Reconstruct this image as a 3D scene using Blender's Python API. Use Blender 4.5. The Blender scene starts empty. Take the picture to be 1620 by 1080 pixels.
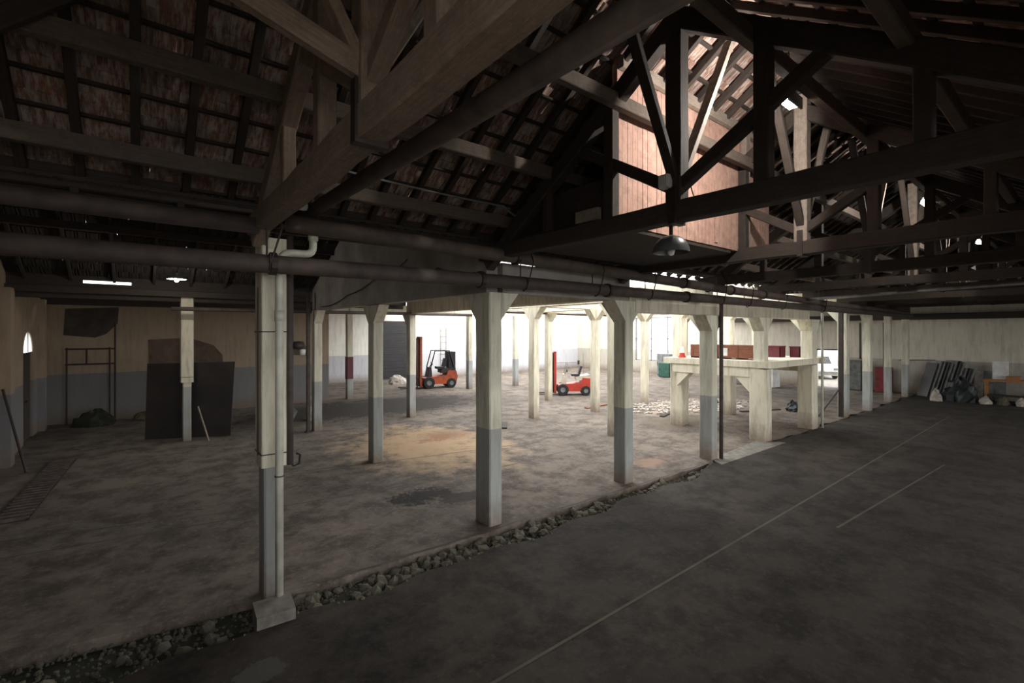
import bpy, math, random
from mathutils import Vector, Matrix
random.seed(7)
R = math.radians
sc = bpy.context.scene
COL = sc.collection

# ------------------------------------------------------------------ camera
YAW, F, CY, H = 51.4, 743.0, 525.5, 3.0
cam_d = bpy.data.cameras.new('camera')
cam_d.sensor_width = 36.0
cam_d.lens = F / 1620 * 36
cam_d.shift_y = -(540 - CY) / 1620
cam_d.clip_start = 0.02; cam_d.clip_end = 300
cam = bpy.data.objects.new('camera', cam_d); COL.objects.link(cam)
cam.location = (0, 0, H)
cam.rotation_euler = (R(90), 0, R(YAW - 90))
sc.camera = cam
# ------------------------------------------------------------------ world (overcast sky), exposure
SKY = 1.0
w = bpy.data.worlds.new('sky'); sc.world = w; w.use_nodes = True
w.node_tree.nodes['Background'].inputs[0].default_value = (0.97, 0.985, 1.0, 1)
w.node_tree.nodes['Background'].inputs[1].default_value = SKY
vs = sc.view_settings
vs.view_transform = 'Standard'; vs.look = 'None'; vs.gamma = 1.0; vs.use_curve_mapping = False
vs.exposure = 2.55
sc.cycles.use_denoising = True
sc.cycles.max_bounces = 8; sc.cycles.diffuse_bounces = 5
sc.cycles.sample_clamp_indirect = 6.0
LAMP_W = 34.0          # roof lamps
PEND_W = 6.0          # lit pendant by the left aisle
# openings that daylight comes through: portals guide the sampling of the sky only
def portal(loc, rot, sx, sy):
    l = bpy.data.lights.new('sky_portal', 'AREA'); l.shape = 'RECTANGLE'; l.size = sx; l.size_y = sy
    l.cycles.is_portal = True
    o = bpy.data.objects.new('sky_portal', l); COL.objects.link(o); o.location = loc; o.rotation_euler = rot
portal((13.9, 17.0, 6.8), (0, 0, 0), 13.0, 22.0)  # open roof over the hall, chosen for the sky light it lets in

# ------------------------------------------------------------------ materials
def new_mat(name):
    m = bpy.data.materials.new(name); m.use_nodes = True
    nt = m.node_tree; b = nt.nodes['Principled BSDF']
    return m, nt, b
def N(nt, t, **kw):
    n = nt.nodes.new(t)
    for k, v in kw.items(): setattr(n, k, v)
    return n
def mixc(nt, fac, a, b, blend='MIX'):
    n = N(nt, 'ShaderNodeMix', data_type='RGBA', blend_type=blend)
    for sock, v in ((n.inputs[0], fac), (n.inputs[6], a), (n.inputs[7], b)):
        if hasattr(v, 'is_output'): nt.links.new(v, sock)
        elif isinstance(v, (int, float)): sock.default_value = v
        else: sock.default_value = (*v[:3], 1)
    return n.outputs[2]
def noise(nt, vec, scale, detail=5, rough=.6, dist=0):
    n = N(nt, 'ShaderNodeTexNoise'); n.inputs['Scale'].default_value = scale
    n.inputs['Detail'].default_value = detail; n.inputs['Roughness'].default_value = rough
    n.inputs['Distortion'].default_value = dist
    if vec is not None: nt.links.new(vec, n.inputs['Vector'])
    return n.outputs[0]
def ramp(nt, fac, lo, hi):
    n = N(nt, 'ShaderNodeMapRange'); nt.links.new(fac, n.inputs[0])
    n.inputs[1].default_value = lo; n.inputs[2].default_value = hi
    return n.outputs[0]
def mth(nt, op, a, b=None):
    n = N(nt, 'ShaderNodeMath', operation=op)
    for i, v in enumerate((a, b)):
        if v is None: continue
        if hasattr(v, 'is_output'): nt.links.new(v, n.inputs[i])
        else: n.inputs[i].default_value = v
    return n.outputs[0]
def bump(nt, b, h, strength, dist=.02):
    n = N(nt, 'ShaderNodeBump'); n.inputs['Strength'].default_value = strength
    n.inputs['Distance'].default_value = dist
    nt.links.new(h, n.inputs['Height']); nt.links.new(n.outputs[0], b.inputs['Normal'])
def coord(nt, which='Object'):
    return N(nt, 'ShaderNodeTexCoord').outputs[which]
def world_pos(nt):
    return N(nt, 'ShaderNodeNewGeometry').outputs['Position']
def mapping(nt, vec, scale=(1, 1, 1), loc=(0, 0, 0)):
    n = N(nt, 'ShaderNodeMapping'); nt.links.new(vec, n.inputs[0])
    n.inputs['Scale'].default_value = scale; n.inputs['Location'].default_value = loc
    return n.outputs[0]
def rnd(nt):
    return N(nt, 'ShaderNodeObjectInfo').outputs['Random']

def simple(name, col, rough=.7, var=.25, scale=6, metal=0, bmp=.15, col2=None):
    m, nt, b = new_mat(name)
    v = world_pos(nt)
    n1 = noise(nt, v, scale); n2 = noise(nt, v, scale * 7, 3)
    c2 = col2 or tuple(c * (1 - var) * .7 for c in col)
    c = mixc(nt, ramp(nt, n1, .35, .7), col, c2)
    c = mixc(nt, mth(nt, 'MULTIPLY', n2, .35), c, tuple(x * .6 for x in col))
    nt.links.new(c, b.inputs['Base Color'])
    b.inputs['Roughness'].default_value = rough; b.inputs['Metallic'].default_value = metal
    if bmp: bump(nt, b, n2, bmp, .01)
    return m
def wood(name, col, col2, dust=None, rough=.85):
    m, nt, b = new_mat(name)
    uv = coord(nt, 'UV')
    g = noise(nt, mapping(nt, uv, (1.2, 26, 1)), 2.2, 6, .65)
    big = noise(nt, world_pos(nt), 1.7, 4)
    c = mixc(nt, ramp(nt, g, .35, .68), col, col2)
    c = mixc(nt, mth(nt, 'MULTIPLY', ramp(nt, big, .4, .75), .5), c, tuple(x * .55 for x in col))
    c = mixc(nt, mth(nt, 'MULTIPLY', rnd(nt), .3), c, tuple(x * .7 for x in col2))
    md = noise(nt, world_pos(nt), 11, 5, .7)
    c = mixc(nt, mth(nt, 'MULTIPLY', ramp(nt, md, .45, .62), .55), c, tuple(x * .42 for x in col))
    fl_ = noise(nt, mapping(nt, uv, (6, 60, 1)), 3, 3, .7)
    c = mixc(nt, mth(nt, 'MULTIPLY', ramp(nt, fl_, .58, .70), .5), c, tuple(min(1, x * 1.7) for x in col))
    if dust:
        nz = N(nt, 'ShaderNodeSeparateXYZ'); nt.links.new(N(nt, 'ShaderNodeNewGeometry').outputs['Normal'], nz.inputs[0])
        c = mixc(nt, ramp(nt, nz.outputs[2], .2, .9), c, dust)
    nt.links.new(c, b.inputs['Base Color']); b.inputs['Roughness'].default_value = rough
    bump(nt, b, g, .35, .008)
    return m
def painted(name, top, bot, zline=1.5, dirt=(.16, .13, .10), wear=.55, col_pos=True):
    """plaster or concrete painted in two bands, the line between them at a height in metres"""
    m, nt, b = new_mat(name)
    p = world_pos(nt)
    s = N(nt, 'ShaderNodeSeparateXYZ'); nt.links.new(p, s.inputs[0])
    n1 = noise(nt, p, 1.3, 6, .6); n2 = noise(nt, p, 9, 5, .7); n3 = noise(nt, mapping(nt, p, (5, 5, .7)), 1.5, 5, .7)
    zz = mth(nt, 'ADD', s.outputs[2], mth(nt, 'MULTIPLY', mth(nt, 'SUBTRACT', n2, .5), .02))
    band = ramp(nt, zz, zline - .005, zline + .005)
    c = mixc(nt, band, bot, top)
    c = mixc(nt, mth(nt, 'MULTIPLY', ramp(nt, n3, .46, .68), wear), c, dirt)
    c = mixc(nt, mth(nt, 'MULTIPLY', ramp(nt, n1, .45, .7), wear * .5), c, tuple(x * .55 for x in top))
    low = mth(nt, 'MULTIPLY', ramp(nt, mth(nt, 'ADD', zz, mth(nt, 'MULTIPLY', n2, .5)), .75, .2), .8)
    c = mixc(nt, low, c, (.17, .11, .07))
    nt.links.new(c, b.inputs['Base Color']); b.inputs['Roughness'].default_value = .85
    bump(nt, b, n2, .2, .01)
    return m

M = {}
M['wood'] = wood('old_roof_timber', (.30, .225, .17), (.18, .125, .09), dust=(.30, .25, .21))
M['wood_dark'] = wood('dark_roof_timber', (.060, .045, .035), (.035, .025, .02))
M['wood_mid'] = wood('purlin_timber', (.16, .125, .10), (.10, .075, .058), dust=(.24, .205, .175))
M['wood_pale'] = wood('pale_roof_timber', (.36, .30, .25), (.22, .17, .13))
M['board'] = wood('reddish_boards', (.56, .36, .29), (.42, .24, .18))
M['crate'] = wood('crate_planks', (.26, .10, .05), (.15, .05, .03))
M['bench'] = wood('bench_planks', (.42, .20, .07), (.28, .12, .04))
M['pipe_brown'] = simple('lagged_pipe', (.125, .092, .075), .8, .4, 5)
M['pipe_dark'] = simple('dark_pipe', (.085, .062, .052), .75, .4, 5)
M['iron'] = simple('rusty_iron', (.05, .035, .03), .6, .3, 8, .3)
M['rust'] = simple('pale_rust', (.15, .11, .095), .9, .4, 8)
M['galv'] = simple('galvanised_tube', (.30, .28, .26), .5, .3, 8, .3)
M['pvc'] = simple('cream_plastic_pipe', (.62, .60, .50), .5, .1, 4)
M['white'] = simple('white_enamel', (.78, .77, .74), .5, .1, 3)
M['black'] = simple('black_sheet', (.018, .016, .018), .6, .4, 3)
M['panel'] = simple('dark_brown_sheet', (.028, .022, .019), .55, .4, 2)
M['rubber'] = simple('black_rubber', (.015, .015, .015), .8, .2, 6)
M['orange'] = simple('orange_paint', (.50, .075, .015), .6, .35, 4, col2=(.10, .04, .02))
M['red'] = simple('red_paint', (.50, .04, .018), .45, .2, 4)
M['maroon'] = simple('maroon_plastic', (.12, .012, .022), .5, .2, 4)
M['maroon_red'] = simple('dark_red_paint', (.20, .012, .018), .5, .2, 4)
M['cream'] = simple('cream_paint', (.62, .58, .46), .55, .2, 4)
M['grey_metal'] = simple('grey_metal', (.22, .23, .23), .5, .3, 6, .2)
M['greysheet'] = simple('grey_sheets', (.17, .175, .16), .6, .5, 5)
M['paper'] = simple('pale_waste', (.50, .44, .38), .9, .4, 9)
M['tarp'] = simple('black_tarp', (.012, .017, .018), .5, .4, 3)
M['stone'] = simple('rubble_stone', (.13, .11, .085), .95, .5, 14, bmp=.4, col2=(.07, .075, .045))
M['soil'] = simple('dark_soil', (.030, .026, .018), 1, .4, 9, bmp=.6, col2=(.03, .04, .018))
M['conc_block'] = simple('bare_concrete', (.24, .22, .185), .95, .4, 6, bmp=.4)
M['grey_wall'] = simple('grey_render', (.42, .385, .345), .95, .3, 1.2, bmp=.3)
M['col'] = painted('column_paint', (.62, .59, .47), (.33, .345, .33), 1.5, wear=.5)
M['col_plain'] = painted('cream_concrete', (.68, .63, .49), (.62, .57, .45), .5, wear=.48)
M['wall_tan'] = painted('tan_plaster', (.33, .25, .175), (.17, .17, .175), 1.62, wear=.5)
M['wall_white'] = painted('white_plaster', (.80, .77, .70), (.50, .50, .52), 1.6, wear=.25)
M['wall_cream'] = painted('cream_plaster', (.60, .55, .45), (.40, .37, .31), 1.66, wear=.35)
M['line'] = simple('worn_yellow_line', (.105, .09, .062), .9, .3, 2.2, col2=(.05, .044, .036))
M['glass_milk'] = simple('milky_shade', (.10, .105, .10), .35, .1, 5)

M['patch_brown'] = simple('bare_brown_plaster', (.16, .11, .08), .95, .4, 3)
M['patch_dark'] = simple('dark_plaster', (.075, .058, .045), .95, .4, 3)  # dark brown patch on the upper left of the back wall
def make_tile_mat():
    m, nt, b = new_mat('clay_tile')
    p = world_pos(nt)
    r = rnd(nt)
    n1 = noise(nt, p, 2.3, 5); n2 = noise(nt, mapping(nt, p, (22, 4, 4)), 1.5, 5, .7); cell = noise(nt, mapping(nt, p, (4.6, 3.2, 3.2)), 1.0, 1)
    c = mixc(nt, r, (.25, .125, .085), (.19, .11, .085))
    c = mixc(nt, ramp(nt, cell, .40, .62), c, (.27, .12, .07))
    c = mixc(nt, mth(nt, 'MULTIPLY', ramp(nt, n2, .42, .58), .85), c, (.50, .44, .40))
    c = mixc(nt, mth(nt, 'MULTIPLY', ramp(nt, n1, .45, .68), .6), c, (.085, .062, .055))
    nt.links.new(c, b.inputs['Base Color']); b.inputs['Roughness'].default_value = .92
    bump(nt, b, n2, .3, .01)
    return m
M['tile'] = make_tile_mat()
M['tile_shaded'] = simple('shaded_tile', (.045, .036, .03), .95, .4, 4)  # tile colour darkened to stand in for shade under the aisle roofs

def make_floor_mat(name='worn_concrete_floor', k=1.0, tint=(1, 1, 1)):
    m, nt, b = new_mat(name)
    p = world_pos(nt)
    s = N(nt, 'ShaderNodeSeparateXYZ'); nt.links.new(p, s.inputs[0])
    a = noise(nt, p, .35, 6, .6); c1 = noise(nt, p, 1.6, 9, .72, .15); c2 = noise(nt, p, 11, 7, .75); sp = noise(nt, p, 45, 2)
    c = mixc(nt, ramp(nt, a, .35, .68), (.20, .18, .16), (.115, .105, .098))
    c = mixc(nt, mth(nt, 'MULTIPLY', ramp(nt, c1, .44, .60), .85), c, (.06, .052, .045))
    c = mixc(nt, mth(nt, 'MULTIPLY', ramp(nt, c2, .52, .72), .5), c, (.32, .285, .25))
    c = mixc(nt, mth(nt, 'MULTIPLY', ramp(nt, sp, .70, .78), .5), c, (.46, .43, .38))
    def blob(cx, cy, rx, ry, edge, col, k, wob=.5):
        nonlocal c
        dx = mth(nt, 'DIVIDE', mth(nt, 'SUBTRACT', s.outputs[0], cx), rx)
        dy = mth(nt, 'DIVIDE', mth(nt, 'SUBTRACT', s.outputs[1], cy), ry)
        d = mth(nt, 'SQRT', mth(nt, 'ADD', mth(nt, 'MULTIPLY', dx, dx), mth(nt, 'MULTIPLY', dy, dy)))
        d = mth(nt, 'ADD', d, mth(nt, 'MULTIPLY', mth(nt, 'SUBTRACT', c1, .5), wob * 4.5))
        d = mth(nt, 'ADD', d, mth(nt, 'MULTIPLY', mth(nt, 'SUBTRACT', c2, .5), wob * 2.0))
        c = mixc(nt, mth(nt, 'MULTIPLY', ramp(nt, d, 1, 1 - edge), k), c, col)
    blob(6.1, 11.2, 2.3, 3.2, .6, (.42, .31, .19), .75)
    blob(6.9, 11.9, .9, .7, .6, (.20, .10, .055), .8, .9)        # ochre worn patch
    blob(4.15, 7.78, .75, .42, .25, (.022, .02, .018), 1.0, .7)     # oil stain
    blob(4.75, 7.2, .65, .3, .3, (.035, .032, .03), .9, .8)
    blob(.8, 4.62, .17, .13, .2, (.34, .36, .355), .7, 1.1)     # white cement smear
    blob(7.6, 18.2, 6.0, 2.7, .35, (.026, .021, .017), .97)     # muddy ground
    blob(14.0, 8.9, 1.7, 1.0, .4, (.10, .085, .06), .6)
    blob(13.5, 4.2, 2.2, .5, .6, (.26, .20, .16), .4)
    blob(17.5, 10.6, 2.6, 1.3, .4, (.50, .42, .36), .8)        # pale debris dust
    blob(9.4, 6.5, .8, .4, .7, (.32, .20, .15), .5, .9)
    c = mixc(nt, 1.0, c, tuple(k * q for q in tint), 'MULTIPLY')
    nt.links.new(c, b.inputs['Base Color'])
    b.inputs['Roughness'].default_value = .9; b.inputs['Specular IOR Level'].default_value = .25
    bump(nt, b, mth(nt, 'ADD', c2, mth(nt, 'MULTIPLY', sp, .3)), .3, .012)
    return m
M['floor'] = make_floor_mat('worn_concrete_floor', 1.0, (1, .91, .82))
M['floor_nave'] = make_floor_mat('dark_nave_floor', .29, (1, .90, .79))  # same floor colours scaled darker for the nave

def emissive(name, col, strength):
    m, nt, b = new_mat(name)
    b.inputs['Base Color'].default_value = (*col, 1)
    b.inputs['Emission Color'].default_value = (*col, 1); b.inputs['Emission Strength'].default_value = strength
    return m
M['lamp_on'] = emissive('lit_lamp_glass', (1, .95, .88), 14)

# ------------------------------------------------------------------ mesh helpers
def link(o, parent=None):
    COL.objects.link(o)
    if parent is not None: o.parent = parent
    return o
def mobj(name, verts, faces, mat, parent=None, uvs=None, smooth=False):
    me = bpy.data.meshes.new(name); me.from_pydata([tuple(v) for v in verts], [], faces); 
    if uvs:
        lay = me.uv_layers.new(name='UVMap')
        for p in me.polygons:
            for li in p.loop_indices: lay.data[li].uv = uvs[p.index][li - p.loop_start]
    if smooth:
        for p in me.polygons: p.use_smooth = True
    me.materials.append(M[mat] if isinstance(mat, str) else mat)
    me.update()
    return link(bpy.data.objects.new(name, me), parent)
class MB:
    """collects shapes for ONE part"""
    def __init__(s): s.v = []; s.f = []; s.uv = []
    def _quad(s, ids, uv): s.f.append(ids); s.uv.append(uv)
    def box(s, x0, x1, y0, y1, z0, z1):
        b = len(s.v)
        s.v += [(x, y, z) for z in (z0, z1) for y in (y0, y1) for x in (x0, x1)]
        L = [(0, 2, 3, 1), (4, 5, 7, 6), (0, 1, 5, 4), (2, 6, 7, 3), (0, 4, 6, 2), (1, 3, 7, 5)]
        for q in L:
            pts = [s.v[b + i] for i in q]
            dims = [max(p[k] for p in pts) - min(p[k] for p in pts) for k in range(3)]
            ax = sorted(range(3), key=lambda k: -dims[k])[:2]
            s._quad([b + i for i in q], [(p[ax[0]], p[ax[1]]) for p in pts])
        return s
    def beam(s, p0, p1, w, h, up=(0, 0, 1), ch=.012, segs=1, jit=0, rng=random):
        p0 = Vector(p0); p1 = Vector(p1); d = p1 - p0; L = d.length; d.normalize()
        side = d.cross(Vector(up))
        if side.length < 1e-4: side = Vector((1, 0, 0))
        side.normalize(); u = side.cross(d)
        hw, hh = w / 2, h / 2; ch = min(ch, hw * .4, hh * .4)
        prof = [(-hw + ch, -hh), (hw - ch, -hh), (hw, -hh + ch), (hw, hh - ch), (hw - ch, hh), (-hw + ch, hh), (-hw, hh - ch), (-hw, -hh + ch)]
        per = [0]
        for i in range(8):
            a, b_ = prof[i], prof[(i + 1) % 8]; per.append(per[-1] + math.hypot(a[0] - b_[0], a[1] - b_[1]))
        b = len(s.v)
        for k in range(segs + 1):
            t = k / segs; c = p0 + (p1 - p0) * t
            jx = rng.uniform(-jit, jit) if 0 < k < segs else 0; jy = rng.uniform(-jit, jit) if 0 < k < segs else 0
            for (x, y) in prof: s.v.append(tuple(c + side * (x + jx) + u * (y + jy)))
        for k in range(segs):
            for i in range(8):
                j = (i + 1) % 8
                s._quad([b + k * 8 + i, b + k * 8 + j, b + (k + 1) * 8 + j, b + (k + 1) * 8 + i],
                        [(L * k / segs, per[i]), (L * k / segs, per[i + 1]), (L * (k + 1) / segs, per[i + 1]), (L * (k + 1) / segs, per[i])])
        s._quad([b + i for i in range(7, -1, -1)], [(prof[i][0], prof[i][1]) for i in range(7, -1, -1)])
        s._quad([b + segs * 8 + i for i in range(8)], [(prof[i][0], prof[i][1]) for i in range(8)])
        return s
    def tube(s, pts, r, n=10, caps=True):
        pts = [Vector(p) for p in pts]; b = len(s.v); m = len(pts)
        rs = r if isinstance(r, (list, tuple)) else [r] * m
        prev = None; Lc = 0
        for k, p in enumerate(pts):
            d = (pts[min(k + 1, m - 1)] - pts[max(k - 1, 0)]).normalized()
            if prev is None:
                a = d.cross(Vector((0, 0, 1)));
                if a.length < 1e-3: a = d.cross(Vector((1, 0, 0)))
            else:
                a = prev - d * prev.dot(d)
            a.normalize(); prev = a; bb = d.cross(a)
            for i in range(n):
                t = 2 * math.pi * i / n; s.v.append(tuple(p + (a * math.cos(t) + bb * math.sin(t)) * rs[k]))
        for k in range(m - 1):
            L2 = Lc + (pts[k + 1] - pts[k]).length
            for i in range(n):
                j = (i + 1) % n
                s._quad([b + k * n + i, b + k * n + j, b + (k + 1) * n + j, b + (k + 1) * n + i], [(Lc, i / n), (Lc, (i + 1) / n), (L2, (i + 1) / n), (L2, i / n)])
            Lc = L2
        if caps:
            s._quad([b + i for i in range(n - 1, -1, -1)], [(0, 0)] * n); s._quad([b + (m - 1) * n + i for i in range(n)], [(0, 0)] * n)
        return s
    def lathe(s, prof, c=(0, 0, 0), n=16, axis='Z'):
        b = len(s.v); m = len(prof)
        for (r, z) in prof:
            for i in range(n):
                t = 2 * math.pi * i / n; x, y = r * math.cos(t), r * math.sin(t)
                v = (x, y, z) if axis == 'Z' else ((x, z, y) if axis == 'Y' else (z, x, y))
                s.v.append((v[0] + c[0], v[1] + c[1], v[2] + c[2]))
        for k in range(m - 1):
            for i in range(n):
                j = (i + 1) % n
                s._quad([b + k * n + i, b + k * n + j, b + (k + 1) * n + j, b + (k + 1) * n + i], [(i / n, k), ((i + 1) / n, k), ((i + 1) / n, k + 1), (i / n, k + 1)])
        return s
    def prism(s, prof, a0, a1, axis='X'):
        """profile in the plane across the axis, extruded from a0 to a1"""
        b = len(s.v); n = len(prof)
        def P(p, a): return (a, p[0], p[1]) if axis == 'X' else ((p[0], a, p[1]) if axis == 'Y' else (p[0], p[1], a))
        for a in (a0, a1): s.v += [P(p, a) for p in prof]
        s._quad([b + i for i in range(n - 1, -1, -1)], [prof[i] for i in range(n - 1, -1, -1)]); s._quad([b + n + i for i in range(n)], list(prof))
        for i in range(n):
            j = (i + 1) % n
            s._quad([b + i, b + j, b + n + j, b + n + i], [(0, 0), (1, 0), (1, 1), (0, 1)])
        return s
    def build(s, name, mat, parent=None, smooth=False):
        o = mobj(name, s.v, s.f, mat, parent, s.uv, smooth)
        return o
def tag(o, label=None, cat=None, group=None, kind=None):
    if label: o['label'] = label
    if cat: o['category'] = cat
    if group: o['group'] = group
    if kind: o['kind'] = kind
    return o
def thing(name, label, cat, loc=(0, 0, 0), rz=0, group=None):
    o = bpy.data.objects.new(name, None); o.empty_display_size = .1; COL.objects.link(o)
    o.location = loc; o.rotation_euler = (0, 0, rz)
    return tag(o, label, cat, group)
def struct(name, parent=None):
    o = bpy.data.objects.new(name, None); COL.objects.link(o); o['kind'] = 'structure'; return o
def copy_tree(o, parent=None):
    c = o.copy(); COL.objects.link(c); c.parent = parent
    for ch in list(o.children): copy_tree(ch, c)
    return c
def proj(X, Y, Z):
    c, s = math.cos(R(YAW)), math.sin(R(YAW)); d = c * X + s * Y
    if d < .1: return None
    return 810 + F * (s * X - c * Y) / d, CY - F * (Z - H) / d, d

# ------------------------------------------------------------------ floor
XW, XE = -2.35, 29.8            # left wall, far right wall
YB1, YB2 = 21.2, 28.2           # back walls
YF = -.9
floor = struct('floor')
# front slab with the broken edge along the rubble trench, back slab with a straight kerb
def edge_front(x): return 5.28 + .07 * math.sin(x * 1.9) + .06 * math.sin(x * 4.7 + 1) - (.22 * math.exp(-((x - 4.4) / .5) ** 2)) + (.0 if x < 9.2 else min((x - 9.2) * .3, .30))
def edge_back(x): return (6.25 - min(max(x + 1.0, 0) * .16, .47)) if x < 2 else 5.78 - max(0, min((x - 2) * .025, .2)) + .015 * math.sin(x * 7)
xs = [-2.6 + .25 * i for i in range(int((XE + 2.6) / .25) + 1)] + [XE]
v = []; f = []
for i, x in enumerate(xs):
    ef = edge_front(x); v += [(x, -6 if x >= 2 else -1, 0), (x, ef, 0), (x, ef + .02, -.16)]
    if i: b = (i - 1) * 3; f += [(b, b + 3, b + 4, b + 1), (b + 1, b + 4, b + 5, b + 2)]
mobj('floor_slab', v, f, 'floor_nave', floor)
v = []; f = []
for i, x in enumerate(xs):
    eb = edge_back(x); v += [(x, eb - .005, -.16), (x, eb, .0), (x, YB2 + 1.0, 0)]
    if i: b = (i - 1) * 3; f += [(b, b + 3, b + 4, b + 1), (b + 1, b + 4, b + 5, b + 2)]
mobj('floor_slab', v, f, 'floor', floor)
v = []; f = []; ny = 5
for i, x in enumerate(xs):
    for j in range(ny):
        t = j / (ny - 1); y = edge_front(x) - .02 + (edge_back(x) - edge_front(x) + .04) * t
        v.append((x, y, -.11 + random.uniform(-.025, .025)))
    if i:
        for j in range(ny - 1): b = (i - 1) * ny + j; f.append((b, b + ny, b + ny + 1, b + 1))
mobj('trench_bed', v, f, 'soil', floor)
# kerb painted yellow along the back slab
kb = MB()
for i in range(len(xs) - 1):
    x0, x1 = xs[i], xs[i + 1]
    if 1.4 < x0 < 10.0:
        b = len(kb.v); kb.v += [(x0, edge_back(x0) + .03, .003), (x1, edge_back(x1) + .03, .003), (x1, edge_back(x1) + .07, .003), (x0, edge_back(x0) + .07, .003)]
        kb._quad([b, b + 1, b + 2, b + 3], [(0, 0)] * 4)
kb.build('painted_line', 'line', floor)
def floor_line(p0, p1, w=.035):
    a = Vector((*p0, .003)); b_ = Vector((*p1, .003)); d = (b_ - a).normalized(); n = Vector((-d.y, d.x, 0)) * w / 2
    mobj('painted_line', [a - n, b_ - n, b_ + n, a + n], [(0, 1, 2, 3)], 'line', floor)
for p0, p1 in [((2.2, 3.24), (22.6, 3.36)), ((8.4, 2.52), (14.3, 2.2)), ((-1.55, 9.85), (1.9, 8.86)), ((1.9, 8.80), (5.5, 8.30)), ((5.5, 8.27), (10.2, 8.52)),
               ((-1.45, 9.1), (1.4, 8.66)), ((2.2, 10.95), (4.2, 10.4)), ((4.2, 10.38), (8.6, 9.6)), ((8.6, 10.48), (10.5, 10.65)), ((10.5, 10.65), (11.0, 12.3)), ((10.9, 8.3), (10.6, 6.0))]:
    floor_line(p0, p1)
# stones in the trench
def stone_mesh(k):
    rng = random.Random(100 + k)
    t = (1 + 5 ** .5) / 2
    vs_ = [(-1, t, 0), (1, t, 0), (-1, -t, 0), (1, -t, 0), (0, -1, t), (0, 1, t), (0, -1, -t), (0, 1, -t), (t, 0, -1), (t, 0, 1), (-t, 0, -1), (-t, 0, 1)]
    fs = [(0, 11, 5), (0, 5, 1), (0, 1, 7), (0, 7, 10), (0, 10, 11), (1, 5, 9), (5, 11, 4), (11, 10, 2), (10, 7, 6), (7, 1, 8), (3, 9, 4), (3, 4, 2), (3, 2, 6), (3, 6, 8), (3, 8, 9), (4, 9, 5), (2, 4, 11), (6, 2, 10), (8, 6, 7), (9, 8, 1)]
    sx, sy, sz = rng.uniform(.8, 1.3), rng.uniform(.7, 1.1), rng.uniform(.5, .8)
    vv = [tuple(c * q * rng.uniform(.75, 1.2) / 1.9 for c, q in zip(p, (sx, sy, sz))) for p in vs_]
    me = bpy.data.meshes.new('stone'); me.from_pydata(vv, [], fs); me.materials.append(M['stone']); return me
STONES = [stone_mesh(k) for k in range(8)]
rs = random.Random(5)
def put_stone(x, y, z, r, parent, name='stone'):
    o = bpy.data.objects.new(name, rs.choice(STONES)); link(o, parent)
    o.location = (x, y, z); o.rotation_euler = (rs.uniform(-.5, .5), rs.uniform(-.5, .5), rs.uniform(0, 6.3)); o.scale = (r, r, r)
    return o
cnt = 0
while cnt < 290:
    x = rs.triangular(-1.2, 10.3, 2.6)
    e0, e1 = edge_front(x), edge_back(x)
    if .75 < x < 1.45: continue
    y = rs.uniform(e0 + .03, e1 - .05); r = rs.choice((.035, .045, .05, .06, .075, .09)) * rs.uniform(.8, 1.2)
    put_stone(x, y, -.10 + r * .35, r, floor); cnt += 1
# small grit, nobody could count it
gv = []; gf = []
for k in range(3200):
    x = rs.uniform(-1.5, 10.4); y = rs.uniform(edge_front(x) - .02, edge_back(x)); r = rs.uniform(.008, .03)
    inside = y > edge_front(x); z = (-.10 if inside else 0.0)
    b = len(gv)
    a0 = rs.uniform(0, 6.28)
    for q in range(5):
        a = a0 + q * 1.2566; m_ = r * rs.uniform(.7, 1.2); gv.append((x + m_ * math.cos(a), y + m_ * math.sin(a), z - .005))
    for q in range(5):
        a = a0 + q * 1.2566 + .3; m_ = r * rs.uniform(.35, .75); gv.append((x + m_ * math.cos(a), y + m_ * math.sin(a), z + r * rs.uniform(.5, 1.1)))
    gf += [(b + q, b + (q + 1) % 5, b + 5 + (q + 1) % 5, b + 5 + q) for q in range(5)] + [(b + 5, b + 6, b + 7, b + 8, b + 9)]
tag(mobj('grit', gv, gf, 'stone', floor), kind='stuff')
# pale concrete strip past the trench
mobj('concrete_patch', [(10.35, 5.35, .004), (13.8, 5.33, .004), (13.5, 5.95, .004), (10.6, 5.75, .004)], [(0, 1, 2, 3)], 'conc_block', floor)

# yard outside
yard = MB().box(-40, 75, -40, 60, -.4, -.2).build('yard_pavement', 'conc_block'); tag(yard, kind='structure')
tag(MB().box(XE, 48, 2, 26, -.2, -.02).build('yard_apron', 'conc_block'), kind='structure')

# ------------------------------------------------------------------ walls
def wall_x(name, X, y0, y1, z0, z1, thick, mat, holes=()):
    """wall in the plane x=X with rectangular holes (y0,y1,z0,z1)"""
    mb = MB(); cuts = sorted(set([y0, y1] + [h for q in holes for h in q[:2]]))
    for a, b_ in zip(cuts[:-1], cuts[1:]):
        hs = [q for q in holes if q[0] <= a + 1e-6 and q[1] >= b_ - 1e-6]
        if not hs: mb.box(X, X + thick, a, b_, z0, z1)
        else:
            q = hs[0]
            if q[2] > z0: mb.box(X, X + thick, a, b_, z0, q[2])
            if q[3] < z1: mb.box(X, X + thick, a, b_, q[3], z1)
    o = mb.build(name, mat); tag(o, kind='structure'); return o
def wall_y(name, Y, x0, x1, z0, z1, thick, mat, holes=()):
    mb = MB(); cuts = sorted(set([x0, x1] + [h for q in holes for h in q[:2]]))
    for a, b_ in zip(cuts[:-1], cuts[1:]):
        hs = [q for q in holes if q[0] <= a + 1e-6 and q[1] >= b_ - 1e-6]
        if not hs: mb.box(a, b_, Y, Y + thick, z0, z1)
        else:
            q = hs[0]
            if q[2] > z0: mb.box(a, b_, Y, Y + thick, z0, q[2])
            if q[3] < z1: mb.box(a, b_, Y, Y + thick, q[3], z1)
    o = mb.build(name, mat); tag(o, kind='structure'); return o
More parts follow.
